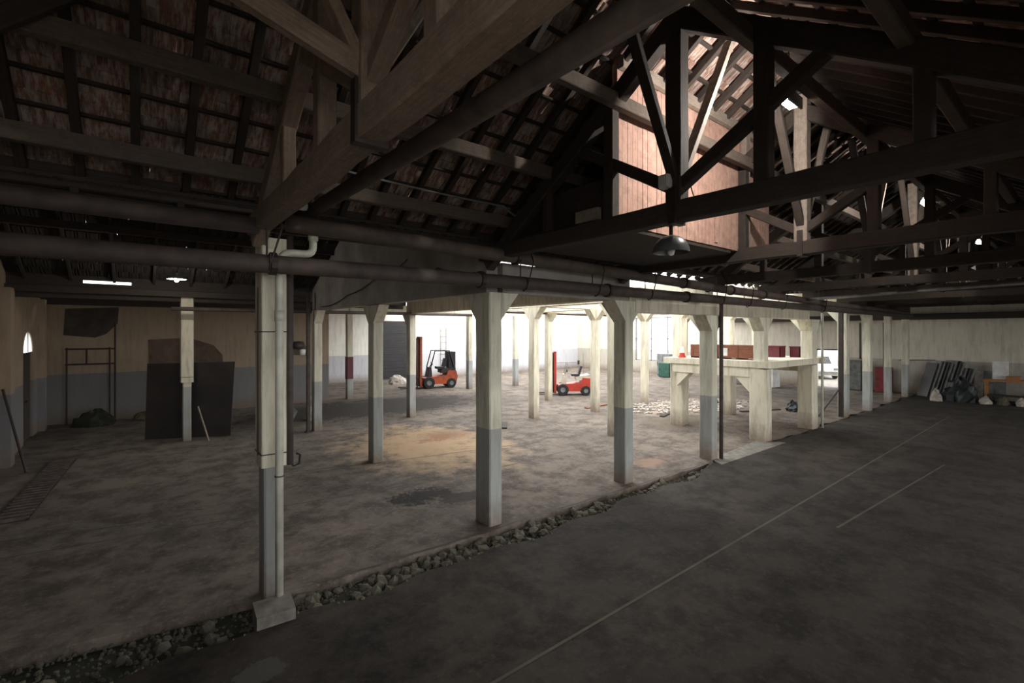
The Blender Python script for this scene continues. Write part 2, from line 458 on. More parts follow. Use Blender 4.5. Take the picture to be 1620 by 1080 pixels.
wl = wall_x('wall_left', XW - .3, YF, YB1 + .3, 0, 7.0, .3, 'wall_tan', holes=[(17.75, 19.25, 0, 3.05)])
for (y, wd) in ((15.3, .45), (20.2, .4)):
    MB().box(XW, XW + .16, y - wd / 2, y + wd / 2, 0, 4.0).build('pilaster', 'wall_tan', wl)
wall_y('wall_back_left', YB1, XW - .3, 6.6, 0, 4.35, .3, 'wall_tan')
wbl = [o for o in COL.objects if o.name == 'wall_back_left'][0]
def px_wall(px, py, Y):
    c_, s_ = math.cos(R(YAW)), math.sin(R(YAW)); u = (px - 810) / F; t = Y / (s_ - c_ * u); return (t * (c_ + s_ * u), H + t * (CY - py) / F)
for poly, mt in (([(236, 592), (234, 537), (300, 534), (338, 546), (352, 561), (354, 592)], 'patch_brown'), ([(100, 530), (103, 488), (188, 486), (186, 512), (168, 528), (150, 534)], 'patch_dark'), ([(420, 560), (432, 548), (470, 541), (486, 548), (486, 562)], 'patch_brown')):
    pp = [px_wall(a, b_, YB1 - .01) for a, b_ in poly]
    MB().prism([p for p in pp][::-1], YB1 - .012, YB1, 'Y').build('plaster_patch', mt, wbl)
wall_x('wall_return', 6.3, YB1 + .3, YB2, 0, 4.9, .3, 'wall_tan')
wall_y('wall_back', YB2, 6.3, XE + .3, 0, 4.6, .3, 'wall_white')
wall_x('wall_right', XE, -6.0, YB2, 0, 6.6, .3, 'wall_cream', holes=[(8.75, 9.95, 0, 2.0), (10.4, 10.55, .0, 1.9), (18.0, 22.2, .9, 4.1)])
wall_y('wall_front_mezzanine', YF - .3, XW - .3, 2.0, 0, 4.6, .3, 'wall_tan', holes=[(-2.0, 1.7, 1.9, 4.4)])
wall_x('wall_hall_side', 2.0, -6.0, YF, 0, 4.6, .3, 'wall_tan')
wall_y('wall_front', -6.3, 2.0, XE + .3, 0, 4.6, .3, 'wall_tan', holes=[(2.4, 10.0, .1, 4.2), (10.3, 18.0, .1, 4.2), (24.5, 28.5, .1, 3.4)])  # unseen front openings added to light the columns from the front
tag(MB().box(2.0, XE, -6.0, -.85, 4.35, 4.5).build('ceiling_front_hall', 'tile_shaded'), kind='structure')
portal((10.2, -6.35, 2.15), (R(90), 0, 0), 15.6, 4.1)
portal((-.15, YF - .35, 3.15), (R(90), 0, 0), 3.7, 2.5)
portal((XE + .35, 20.1, 2.5), (0, R(90), 0), 3.2, 4.2)

# unseen mezzanine under the camera, slab and parapets added to shade the near floor
mz = MB(); mz.box(XW, 1.2, YF, 1.2, 1.25, 1.4); mz.box(XW, -1.7, 1.2, 5.0, 1.25, 1.4); mz.box(XW, 0, 1.12, 1.2, 1.4, 2.15); mz.box(0, 1.2, 1.12, 1.2, 1.4, 1.68); mz.box(1.12, 1.2, YF, 1.12, 1.4, 1.68)
tag(mz.build('added_mezzanine', 'conc_block'), kind='structure')
wf = thing('added_window', None, None, (-.15, YF, 1.9)); wf['kind'] = 'structure'  # unseen window added behind the camera to light the near truss and columns
for k in range(4): MB().box(-1.85 + k * 1.22, -1.81 + k * 1.22, -.2, -.15, 0, 2.5).build('frame_bar', 'grey_metal', wf)
MB().box(-1.85, 1.85, -.2, -.15, 1.23, 1.28).build('frame_bar', 'grey_metal', wf)

# arched side door in the left wall
door = thing('door_1', None, None, (XW, 18.5, 0)); door['kind'] = 'structure'
n = 9
leaf = MB().box(-.12, -.06, -.75, 0, 0, 2.42).build('door_leaf', 'wood_dark', door)
leaf2 = MB().box(-.12, -.06, 0, .75, 0, 2.42).build('door_leaf', 'wood_dark', door)
MB().lathe([(.0, .0), (.03, .0), (.03, .05), (0, .05)], (-.05, -.08, 1.1), 10, 'X').build('handle', 'iron', leaf)
arch = [(-.75, 2.42), (-.75, 3.06), (.75, 3.06), (.75, 2.42)] + [(.75 * math.cos(math.pi * i / 12), 2.42 + .60 * math.sin(math.pi * i / 12)) for i in range(0, 13)]
# spandrels over the arch
am = MB()
for i in range(12):
    a0, a1 = math.pi * i / 12, math.pi * (i + 1) / 12
    am.prism([(.75 * math.cos(a0), 2.42 + .6 * math.sin(a0)), (.75 * math.cos(a0), 3.06), (.75 * math.cos(a1), 3.06), (.75 * math.cos(a1), 2.42 + .6 * math.sin(a1))], -.3, 0, 'X')
am.build('arch_spandrel', 'wall_tan', door)
MB().box(-.13, -.05, -.75, .75, 2.38, 2.46).build('transom', 'wood_dark', door)
gm, gnt, gb = new_mat('frosted_fanlight'); tl = N(gnt, 'ShaderNodeBsdfTranslucent'); tl.inputs[0].default_value = (.85, .85, .83, 1)
gnt.links.new(tl.outputs[0], gnt.nodes['Material Output'].inputs['Surface'])
MB().prism([(.73 * math.cos(math.pi * i / 12), 2.44 + .57 * math.sin(math.pi * i / 12)) for i in range(13)], -.026, -.020, 'X').build('fanlight_pane', gm, door)
MB().box(-.018, -.004, -.02, .02, 2.46, 3.0).build('fanlight_bar', 'wood_dark', door)

# dark roller door in the white back wall
d2 = thing('door_2', None, None, (12.85, YB2, 0)); d2['kind'] = 'structure'
for k in range(16): MB().box(-.85, .85, -.05 - .01 * (k % 2), -.005, .06 + k * .22, .06 + k * .22 + .21).build('slat', 'black', d2)
MB().box(-.95, .95, -.07, 0, 3.58, 3.72).build('door_head', 'iron', d2)
# frames of the openings of the right wall
w1 = thing('window_1', None, None, (XE, 20.1, .9)); w1['kind'] = 'structure'
for a in (-2.1, -.7, .7, 2.04): MB().box(.05, .12, a, a + .06, 0, 3.2).build('frame_bar', 'grey_metal', w1)
for z in (0, 1.6, 3.14): MB().box(.05, .12, -2.1, 2.1, z, z + .06).build('frame_bar', 'grey_metal', w1)
d3 = thing('door_3', None, None, (XE, 9.35, 0)); d3['kind'] = 'structure'
MB().box(-.03, .05, -.62, -.55, 0, 2.06).build('door_jamb', 'cream', d3)
MB().box(-.03, .05, .55, .62, 0, 2.06).build('door_jamb', 'cream', d3)
MB().box(-.03, .05, -.62, .62, 2.0, 2.08).build('door_head', 'iron', d3)

# ------------------------------------------------------------------ columns
def column(x, y, label, a=.33, b=.25, top=3.62, mat='col', caps='', rough=True, casing=None, group='painted concrete columns', neck=.42, reach=.33, z0=0):
    """a = size along Y, b = size along X; caps: haunch directions out of '+x-x+y-y'"""
    t = thing('concrete_column', label, 'column', (x, y, 0), 0, group)
    MB().beam((0, 0, z0), (0, 0, top), a, b, up=(1, 0, 0), ch=.02, segs=8, jit=.004).build('shaft', mat, t)
    if caps:
        for i in range(0, len(caps), 2):
            sg = 1 if caps[i] == '+' else -1
            if caps[i + 1] == 'x':
                prof = [(sg * b / 2 * .9, top - neck), (sg * (b / 2 + reach), top), (sg * b / 2 * .9, top)]
                if sg < 0: prof = prof[::-1]
                MB().prism([(p[0], p[1]) for p in prof], -a / 2, a / 2, 'Y').build('haunch', mat, t)
            else:
                prof = [(sg * a / 2 * .9, top - neck), (sg * (a / 2 + reach), top), (sg * a / 2 * .9, top)]
                if sg < 0: prof = prof[::-1]
                MB().prism(prof, -b / 2, b / 2, 'X').build('haunch', mat, t)
    if casing:
        z0, ea = casing
        cs = MB().beam((0, 0, z0), (0, 0, top), a + ea, b + ea, up=(1, 0, 0), ch=.012, segs=5, jit=.003).build('casing', 'col_plain', t)
        for z in (z0 + .14, top - 1.05):
            MB().beam((0, 0, z), (0, 0, z + .012), a + ea + .012, b + ea + .012, up=(1, 0, 0), ch=.004).build('wire_band', 'iron', cs)
    return t
ROW = 'painted concrete columns'
cA = column(1.2, 5.93, 'cased column nearest the camera, with a cream downpipe down its face', a=.31, b=.2, top=4.05, casing=(1.5, .06))
MB().beam((-.14, -.02, 1.62), (-.14, -.02, 3.5), .012, .015, up=(1, 0, 0), ch=.001).build('casing_joint', 'iron', cA.children[-1])
column(4.36, 6.06, 'white column with grey base second along the rubble trench, under the corner of the grey wall', a=.40, b=.24, caps='+x+y', top=3.62)
column(7.66, 6.0, 'white column with grey base third along the rubble trench', caps='-x+x+y', a=.31, b=.25)
column(10.66, 5.84, 'worn brown-edged column at the end of the rubble trench, with a steel downpipe', caps='-x+x+y', a=.33, b=.25, top=3.40, neck=.38, reach=.3)
column(13.58, 5.9, 'thick-footed white column at the near corner of the crate platform', z0=2.2, caps='-x+x+y', a=.30, b=.26, top=3.40, neck=.38, reach=.3)
column(16.5, 5.72, 'wide grey-based column at the right end of the crate platform', z0=2.2, caps='-x+x+y', a=.36, b=.30, top=3.40, neck=.38, reach=.3)
column(20.0, 5.8, 'stained column beside the black steel prop', a=.30, b=.26, top=3.75, caps='+y')
column(22.0, 5.6, 'rust-streaked column left of the far red box', a=.26, b=.30, top=3.75, caps='-x')
column(25.45, 5.75, 'narrow column with lilac base in front of the far right wall', a=.24, b=.26, top=3.7)
column(28.05, 5.68, 'farthest narrow column, left of the leaning grey sheets', a=.24, b=.26, top=3.6)
column(4.35, 10.55, 'white column with grey base under the middle of the grey wall', a=.32, b=.24, caps='-y+y', top=3.62)
column(1.08, 15.86, 'cased column in front of the big dark sheet', a=.28, b=.2, top=4.4, casing=(1.62, .09))
column(4.31, 15.0, 'column beside a brown steel post under the far end of the grey wall', a=.26, b=.24, caps='-y', top=3.66)
column(7.62, 15.3, 'white column left of the dark orange forklift', a=.28, b=.24, caps='+y', top=3.66)
G2 = 'cream columns of the open hall'
column(10.88, 8.88, 'cream column just left of the third front column', a=.28, b=.24, top=3.86, mat='col_plain', caps='-y+y', group=G2)
column(10.88, 12.4, 'cream column with a brown foot left of the red forklift', a=.30, b=.26, top=3.86, mat='col_plain', caps='-y+y+x', group=G2)
column(13.58, 11.95, 'cream column right of the red forklift', a=.28, b=.26, top=3.86, mat='col_plain', caps='-y+y-x+x', group=G2)
column(13.9, 8.6, 'thick cream column at the left end of the crate platform', z0=2.2, a=.34, b=.34, top=3.86, mat='col_plain', caps='-y+y', group=G2)
column(17.1, 8.6, 'cream column at the back right of the crate platform', z0=2.2, a=.34, b=.34, top=3.86, mat='col_plain', caps='-y+y', group=G2)
column(16.6, 11.9, 'cream column with a rusty foot before the pale debris', a=.26, b=.26, top=3.86, mat='col_plain', caps='-y+y-x', group=G2)
column(14.2, 15.2, 'cream column with a pink lower part beside the mast of the red forklift', a=.26, b=.26, top=3.86, mat='col_plain', caps='-y', group=G2)
column(20.3, 9.0, 'cream column standing behind the maroon boxes', a=.28, b=.28, top=3.86, mat='col_plain', caps='-y+y', group=G2)
column(19.9, 12.1, 'cream column in the hall near the bright window', a=.28, b=.26, top=3.86, mat='col_plain', caps='-y+y-x', group=G2)
column(7.5, 21.2, 'far column with a dark red band before the white wall', a=.26, b=.26, top=3.9, mat='col', group='far columns')
column(13.85, 21.0, 'far column right of the dark orange forklift', a=.28, b=.26, top=3.9, mat='col', group='far columns')
column(16.7, 20.6, 'far column between the two forklifts', a=.28, b=.26, top=3.9, mat='col', group='far columns')
rb = MB().beam((0, 0, .9), (0, 0, 1.9), .29, .29, up=(1, 0, 0), ch=.02).build('painted_band', 'maroon', [o for o in COL.objects if o.get('label', '').startswith('far column with a dark red')][0])

# ------------------------------------------------------------------ concrete beams
def cbeam(p0, p1, w, h, label, mat='col_plain'):
    o = MB().beam(p0, p1, w, h, ch=.02, segs=6, jit=.004).build('concrete_beam', mat); tag(o, label, 'beam', 'concrete beams'); return o
cbeam((4.5, 6.0, 3.86), (7.7, 6.0, 3.86), .26, .48, 'grey beam over the second and third front columns behind the pipes', 'grey_wall')
cbeam((7.85, 5.95, 3.56), (16.6, 5.85, 3.56), .24, .32, 'cream beam over the front columns from the third to the crate platform')
cbeam((10.88, 5.9, 4.06), (10.88, 15.2, 4.06), .24, .40, 'cream cross beam running back from the end of the rubble trench')
cbeam((13.75, 6.0, 4.06), (13.75, 15.3, 4.06), .26, .40, 'cream cross beam running back over the near side of the crate platform')
cbeam((16.85, 5.8, 4.06), (16.85, 15.3, 4.06), .26, .40, 'cream cross beam running back over the far side of the crate platform')
cbeam((20.2, 5.8, 4.06), (20.2, 15.3, 4.06), .26, .40, 'cream cross beam before the far roofed bay')
cbeam((11.0, 12.15, 4.05), (20.2, 12.15, 4.05), .22, .36, 'cream long beam over the columns beside the red forklift')
cbeam((7.62, 6.2, 3.88), (7.62, 15.4, 3.88), .26, .44, 'cream cross beam at the edge of the dark tiled roof')
cbeam((7.4, 20.9, 4.1), (20, 20.7, 4.1), .24, .36, 'cream long beam over the far columns')
cbeam((11.0, 15.2, 4.05), (20.2, 15.25, 4.05), .22, .36, 'cream long beam behind the red forklift')

tag(MB().beam((2.3, -.67, 3.95), (XE, -.67, 3.95), .26, .5).build('unseen_eave_beam', 'grey_wall'), kind='structure')  # unseen concrete eave beam added to shade the column tops from the front openings
# grey rendered gable wall carried on three columns
gw = MB()
prof = [(5.95, 3.62), (15.2, 3.66), (15.2, 4.3), (10.75, 6.35), (5.95, 4.30)]
gw.prism(prof, 4.24, 4.46, 'X')
gwall = gw.build('wall_gable', 'grey_wall'); tag(gwall, kind='structure')
# electric cables sagging on the grey wall
def cable(name, pts, r, label, cat='cable', mat='iron', sag=0, parent=None):
    out = []
    for i in range(len(pts) - 1):
        a, b_ = Vector(pts[i]), Vector(pts[i + 1])
        for k in range(8):
            t = k / 8; p = a.lerp(b_, t); p.z -= sag * 4 * t * (1 - t); out.append(p)
    out.append(Vector(pts[-1]))
    o = MB().tube(out, r, 6).build(name, mat, parent, True)
    if parent is None: tag(o, label, cat)
    return o
cable('cable', [(4.2, 8.6, 4.45), (4.2, 9.7, 4.35), (4.2, 12.0, 3.95), (4.2, 14.2, 3.75)], .012, 'dark cable sagging across the face of the grey wall', sag=.08)
cable('cable', [(4.2, 6.2, 3.95), (4.2, 7.4, 4.15), (4.2, 8.3, 4.1)], .012, 'short dark cable on the grey wall near the pipes', sag=.05)

# ------------------------------------------------------------------ trusses
YR, ZC, SL, AP = 2.63, 4.09, .657, 6.12      # ridge line, chord underside, pitch, rafter centre at the apex
TX = [1.05 + 3.15 * k for k in range(9)]
def build_truss(x, label, seed=1, wd_='wood', kp='wood'):
    rng = random.Random(seed)
    t = thing('roof_truss', label, 'truss', (x, YR, ZC), 0, 'timber roof trusses across the nave')
    half = 3.35
    MB().beam((0, -half, .10), (0, half, .10), .17, .20, ch=.012, segs=16, jit=.006, rng=rng).build('bottom_chord', wd_, t)
    ap = AP - ZC
    MB().beam((0, 0, .15), (0, 0, ap + .22), .17, .16, up=(1, 0, 0), ch=.012, segs=6, jit=.004, rng=rng).build('king_post', kp, t)
    for sg in (-1, 1):
        MB().beam((0, 0, ap), (0, sg * 3.2, ap - SL * 3.2), .14, .19, ch=.012, segs=10, jit=.005, rng=rng).build('principal_rafter', wd_, t)
        for off, wd in ((.83, .13), (1.88, .11)):
            MB().beam((0, sg * off, .18), (0, sg * off, ap - SL * off - .02), wd, wd, up=(1, 0, 0), ch=.01, segs=3, jit=.003, rng=rng).build('post', wd_, t)
        MB().beam((0, sg * .06, .36), (0, sg * 1.36, .36 + .60 * 1.30), .10, .12, ch=.01, segs=4, jit=.003, rng=rng).build('strut', wd_, t)
        MB().beam((sg * .05, 0, .42), (sg * 1.05, 0, ap + .16), .07, .10, up=(0, 1, 0), ch=.008, segs=4, jit=.003, rng=rng).build('ridge_brace', 'wood_pale' if sg > 0 else wd_, t)  # pale wood on the lamp side puts lamp light into the brace colour
    MB().box(-.10, .10, -.035, .035, -.02, .34).build('iron_strap', 'iron', t)
    for sg in (-1, 1):
        bk = MB()
        bk.lathe([(0, 0), (.02, 0), (.02, .015), (0, .015)], (0, sg * .4, .20), 6); bk.build('bolt', 'iron', t)
    return t
lab = ['nearest timber truss crossing the top left of the picture', 'shade-darkened timber truss in front of the lit board wall', 'timber truss with a pale lit king post right of the board wall',
       'fourth timber truss from the camera', 'fifth timber truss from the camera', 'sixth timber truss from the camera', 'seventh timber truss from the camera', 'eighth timber truss from the camera', 'farthest timber truss before the right wall']
t0 = build_truss(TX[0], lab[0], 1)
t1 = build_truss(TX[1], lab[1], 2, 'wood_dark', 'wood_dark')  # farther trusses take darker wood to stand in for shade
t2 = build_truss(TX[2], lab[2], 3, 'wood_dark', 'wood_pale')  # pale king post puts lamp light into the wood colour
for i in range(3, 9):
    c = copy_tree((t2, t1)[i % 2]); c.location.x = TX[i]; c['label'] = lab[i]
# long braces between king posts
b0 = MB().beam((-1.9, YR, 5.35), (1.0, YR, 4.50), .08, .13, segs=6, jit=.004).build('long_brace', 'wood'); tag(b0, 'slanting timber brace running up left from the nearest king post', 'brace')
b1 = MB().beam((-1.25, 4.3, 4.40), (-.22, 4.3, 5.40), .08, .12, segs=4, jit=.004).build('long_brace', 'wood_dark'); tag(b1, 'dark slanting brace across the top left corner', 'brace')

# ------------------------------------------------------------------ ceiling: purlins, rafters, battens, tiles
ceil = struct('ceiling')
APT = 6.78                                   # tile underside at the ridge
def zt(y): return APT - SL * abs(y - YR)
X0C, X1C = XW - .25, XE
for sg in (-1, 1):
    for off, drop in ((.72, .74), (1.79, .56), (2.75, .38)):
        MB().beam((X0C, YR + sg * off, zt(YR + off) - drop), (X1C, YR + sg * off, zt(YR + off) - drop), .10, .15, ch=.01, segs=40, jit=.006).build('purlin', 'wood_mid', ceil)
MB().beam((X0C, YR, APT - .20), (X1C, YR, APT - .20), .12, .16, ch=.01, segs=40, jit=.005).build('ridge_beam', 'wood', ceil)
for yy in (5.93, -.67):
    MB().beam((X0C, yy, 4.38), (X1C, yy, 4.38), .14, .12, ch=.01, segs=40, jit=.005).build('wall_plate', 'wood_dark', ceil)
ang = math.atan(SL); ca, sa = math.cos(ang), math.sin(ang)
rm = {}
for sg in (-1, 1):
    mb = MB().beam((0, 0, 0), (0, sg * 3.62, -SL * 3.62), .07, .09, ch=.005, segs=1); o = mb.build('rafter', 'wood_dark', ceil)
    rm[sg] = o.data; o.location = (X0C + .2, YR, APT - .085)
k = 1
while X0C + .2 + k * .4 < X1C:
    for sg in (-1, 1):
        o = bpy.data.objects.new('rafter', rm[sg]); link(o, ceil); o.location = (X0C + .2 + k * .4 + random.uniform(-.02, .02), YR, APT - .085 + random.uniform(-.006, .006))
    k += 1
ROWP = .33; NR = 13
for sg in (-1, 1):
    for r in range(NR):
        dst = .12 + r * ROWP; y = YR + sg * dst * ca; z = APT - dst * sa - .022
        MB().beam((X0C, y, z), (X1C, y, z), .05, .03, ch=.004, segs=1).build('batten', 'wood_dark', ceil)
# one clay tile: ribbed underside, x across, y down the slope
prof_t = [(-.103, .0), (-.082, .022), (-.05, .006), (0, .012), (.05, .006), (.082, .022), (.103, .002)]
def tile_geo():
    v = []; L = .395
    for y, lift in ((0, 0), (L, .018)):
        for dz in (0, .012):
            for (x, z) in prof_t: v.append((x, y, z + dz + lift))
    n = len(prof_t); f = []
    for i in range(n - 1):
        f += [(i, i + 1, 2 * n + i + 1, 2 * n + i)[::1], (n + i, 3 * n + i, 3 * n + i + 1, n + i + 1), (i, n + i, n + i + 1, i + 1), (2 * n + i, 2 * n + i + 1, 3 * n + i + 1, 3 * n + i)]
    f += [(0, 2 * n, 3 * n, n), (n - 1, 2 * n - 1, 4 * n - 1, 3 * n - 1)]
    return v, f
TV, TF = tile_geo()
tme = bpy.data.meshes.new('tile'); tme.from_pydata(TV, [], TF); tme.materials.append(M['tile'])
def slope_mat(x, y0, z0, sg, dst, a, jx=0, jr=0, jz=0):
    """matrix of a tile whose top edge lies dst down the slope from the ridge (y0,z0)"""
    c_, s_ = math.cos(a), math.sin(a)
    yv = Vector((0, sg * c_, -s_)); zv = Vector((0, sg * s_, c_)); xv = yv.cross(zv)
    m = Matrix((xv, yv, zv)).transposed().to_4x4()
    m.translation = Vector((x + jx, y0, z0)) + yv * dst + zv * jz
    return m @ Matrix.Rotation(jr, 4, 'Z')
rt = random.Random(11)
cands = []; rest = []; rest2 = []
def add_roof(x0, x1, yr, zr, sg, a, nrows, main):
    nx = int((x1 - x0) / .2)
    for r in range(nrows):
        for i in range(nx):
            x = x0 + (i + .5 + (.5 if r % 2 else 0)) * .2
            if x > x1: continue
            mt = slope_mat(x, yr, zr, sg, .02 + r * ROWP, a, rt.uniform(-.004, .004), rt.uniform(-.02, .02), rt.uniform(0, .006))
            if main:
                c = mt @ Vector((0, .2, 0)); q = proj(*c)
                if q and -30 < q[0] < 1650 and -30 < q[1] < 420: cands.append((q[2] if sg > 0 else q[2] * 1.6, len(cands), mt)); continue
            (rest if main else rest2).append(mt)
for sg in (-1, 1): add_roof(X0C, X1C, YR, APT, sg, ang, NR, True)
cands.sort()
for d_, _, mt in cands[:300]:
    o = bpy.data.objects.new('tile', tme); link(o, ceil); o.matrix_local = mt
rest += [c[2] for c in cands[300:]]
# side aisle roofs: one gable over the left bays, one over the far right bays, low lean-to behind
AS = math.atan(.44)
for sg in (-1, 1): add_roof(XW - .3, 8.3, 10.75, 6.50, sg, AS, 16, False)
add_roof(XW - .3, 12.6, 18.6, 5.05, -1, math.atan(.24), 9, False)
add_roof(XW - .3, 6.6, 18.6, 5.05, 1, math.atan(.24), 5, False)
add_roof(6.4, 12.6, 18.6, 5.05, 1, math.atan(.04), 30, False)
add_roof(19.0, XE, 6.1, 4.75, 1, math.atan(.005), 24, False)
for lst, mn in ((rest, 'tile'), (rest2, 'tile_shaded')):
    fv = []; ff = []
    for mt in lst:
        b = len(fv)
        fv += [tuple(mt @ Vector(p)) for p in TV]; ff += [tuple(b + i for i in q) for q in TF]
    tag(mobj('tile_field', fv, ff, mn, ceil), kind='stuff')
# ridge tiles
rv = []
rme = None
for i in range(int((X1C - X0C) / .36)):
    x = X0C + .2 + i * .36
    if rme is None:
        mb = MB(); nn = 8
        pr = [(.17 * math.cos(math.pi * k / nn), .17 * math.sin(math.pi * k / nn) - .04) for k in range(nn + 1)] + [(.155 * math.cos(math.pi * k / nn), .155 * math.sin(math.pi * k / nn) - .04) for k in range(nn, -1, -1)]
        mb.prism(pr, -.2, .2, 'X'); o = mb.build('ridge_tile', 'tile', ceil); rme = o.data
    else:
        o = bpy.data.objects.new('ridge_tile', rme); link(o, ceil)
    o.location = (x, YR, APT)
# aisle roof timbers
for (x0, x1) in ((XW, 7.5),):
    for yy, zz in ((10.75, 6.3), (8.3, 5.2), (13.2, 5.2), (6.2, 4.28), (15.5, 4.03), (16.0, 4.05), (18.6, 4.85), (20.15, 4.36)):
        MB().beam((x0, yy, zz), (x1, yy, zz), .10, .16, ch=.01, segs=8, jit=.005).build('purlin', 'wood_dark', ceil)
    k = 0
    while x0 + .3 + k * .8 < x1:
        for sg in (-1, 1): MB().beam((x0 + .3 + k * .8, 10.75, 6.44), (x0 + .3 + k * .8, 10.75 + sg * 4.9, 6.44 - .44 * 4.9), .06, .08, ch=.005).build('rafter', 'wood_dark', ceil)
        k += 1
# tie beams of the aisle, across the view on the left
for yy, zz, xa, xb in ((15.75, 3.93, XW, 7.5), (20.6, 3.98, XW, 6.5)):
    MB().beam((xa, yy, zz), (xb, yy, zz), .14, .2, ch=.01, segs=8, jit=.005).build('tie_beam', 'wood_dark', ceil)
MB().beam((20.4, 5.95, 4.0), (XE, 5.95, 4.0), .2, .5, ch=.01, segs=4).build('tie_beam', 'wood_dark', ceil)
MB().beam((XE - .35, YF, 3.75), (XE - .35, 15, 3.75), .3, .28, ch=.01, segs=6).build('tie_beam', 'wood_dark', ceil)
# eave fascia boards; the gaps between them let slits of daylight in
for (yy, gx0, gx1, g2a, g2b, zlo, zhi, z1a, z1b, z2a, z2b) in ((15.62, -1.05, -.10, .55, 1.75, 4.0, 4.62, 4.215, 4.30, 4.10, 4.125), (20.30, -1.35, -.15, .6, 2.3, 4.05, 4.80, 4.52, 4.69, 4.415, 4.45)):
    def fb_(xa, xb, za, zb): MB().box(xa, xb, yy, yy + .04, za, zb).build('fascia_board', 'wood_dark', ceil)
    fb_(XW, gx0, zlo, zhi); fb_(gx1, g2a, zlo, zhi); fb_(g2b, 6.5, zlo, zhi)
    fb_(gx0, gx1, zlo, z1a); fb_(gx0, gx1, z1b, zhi); fb_(g2a, g2b, zlo, z2a); fb_(g2a, g2b, z2b, zhi)

for xa, xb, zb in ((X0C, .35, 4.56), (.35, 1.05, 4.44), (1.05, 7.4, 4.56)):
    MB().box(xa, xb, 6.02, 6.06, 4.22, zb).build('gutter_board', 'wood_dark', ceil)
MB().box(XW - .3, 6.6, 20.1, 21.5, 4.76, 4.80).build('eave_board', 'wood_dark', ceil)
# ------------------------------------------------------------------ board enclosure on the trusses
bw = thing('board_enclosure', 'reddish board walled loft room hung between trusses, lit from above', 'loft room', (4.36, 3.5, 4.26))
x = 0; i = 0
rb_ = random.Random(3)
XL = 4.0
while x < XL - .02:
    wd = .098
    MB().box(x, x + wd - .006, rb_.uniform(0, .006), .03, 0, zt(3.5) - 4.26 - .02).build('board', 'board', bw); x += wd
MB().box(-.02, XL + .02, .03, .06, 0, zt(3.5) - 4.3).build('backing_board', 'board', bw)
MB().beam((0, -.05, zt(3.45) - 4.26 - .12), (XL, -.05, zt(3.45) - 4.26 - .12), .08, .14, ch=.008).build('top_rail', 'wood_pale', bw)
MB().box(2.2, 2.28, -.012, 0, .05, .9).build('cover_strip', 'board', bw)
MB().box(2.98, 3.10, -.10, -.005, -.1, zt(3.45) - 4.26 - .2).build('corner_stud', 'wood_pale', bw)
fl = MB(); fl.prism([(-.02, .02), (2.72, .02), (3.45, .75), (3.35, 1.75), (-.02, 1.75)], -.05, -.005, 'Z'); fl.build('floor_deck', 'wood_dark', bw)
for yy in (.1, .65, 1.2, 1.68): MB().beam((0, yy, -.02 + .06), (3.3, yy, -.02 + .06), .08, .1).build('joist', 'wood_dark', bw)
for xx in (0.0, XL): MB().box(xx - .03, xx + .03, .06, 1.74, 0, zt(5.7) - 4.3 + .1).build('side_panel', 'wood_dark', bw)
MB().box(0, XL, 1.70, 1.74, 0, .65).build('rear_panel', 'wood_dark', bw)
bk = MB().box(4.13, 4.19, 3.60, 3.95, 4.305, 4.44).build('offcut_board', 'wood_pale'); tag(bk, 'short pale offcut standing on the dark truss chord left of the board wall', 'offcut')

# ------------------------------------------------------------------ pipes
def pipe_run(name, label, pts, r, mat, flanges=(), fr=1.25, n=14):
    t = thing(name, label, 'pipe', pts[0])
    o = Vector(pts[0])
    MB().tube([Vector(p) - o for p in pts], r, n).build('pipe_body', mat, t, True)
    for p in flanges:
        c = Vector(p) - o
        MB().tube([c - Vector((.03, 0, 0)), c + Vector((.03, 0, 0))], r * fr, n).build('flange', 'iron', t)
    return t
def bend(a, b_, c, rad, n=5):
    a, b_, c = Vector(a), Vector(b_), Vector(c); d0 = (a - b_).normalized() * rad; d1 = (c - b_).normalized() * rad
    return [tuple(b_ + d0 * (1 - t) ** 2 + d1 * t ** 2) for t in [i / n for i in range(n + 1)]]
up = pipe_run('overhead_pipe', 'upper of the two long lagged pipes along the front columns', [(1.25, 5.42, 4.17), (4.2, 5.42, 4.12), (10.2, 5.42, 4.0), (18.3, 5.42, 3.9), (27, 5.42, 3.85)], .095, 'pipe_brown',
     [(4.4, 5.42, 4.12), (8.9, 5.42, 4.03), (10.9, 5.42, 3.99), (12.6, 5.42, 3.97)])
lo = pipe_run('overhead_pipe', 'lower of the two long lagged pipes along the front columns', [(-2.34, 5.36, 3.69), (.4, 5.36, 3.70), (4.2, 5.36, 3.73), (10.1, 5.36, 3.735), (27.5, 5.36, 3.74)], .095, 'pipe_dark',
     [(1.1, 5.36, 3.71), (3.72, 5.36, 3.73), (6.4, 5.36, 3.73), (8.9, 5.36, 3.735)])
pipe_run('overhead_pipe', 'dark pipe running left above the cased column', [(-2.34, 5.55, 4.12), (1.0, 5.55, 4.12)], .085, 'pipe_dark')
dg = pipe_run('diagonal_pipe', 'thick brown round pipe crossing the nave under the trusses', [(1.5, 5.78, 4.345), (1.5, 2.6, 4.26), (1.5, -.5, 4.2)], .068, 'pipe_brown')
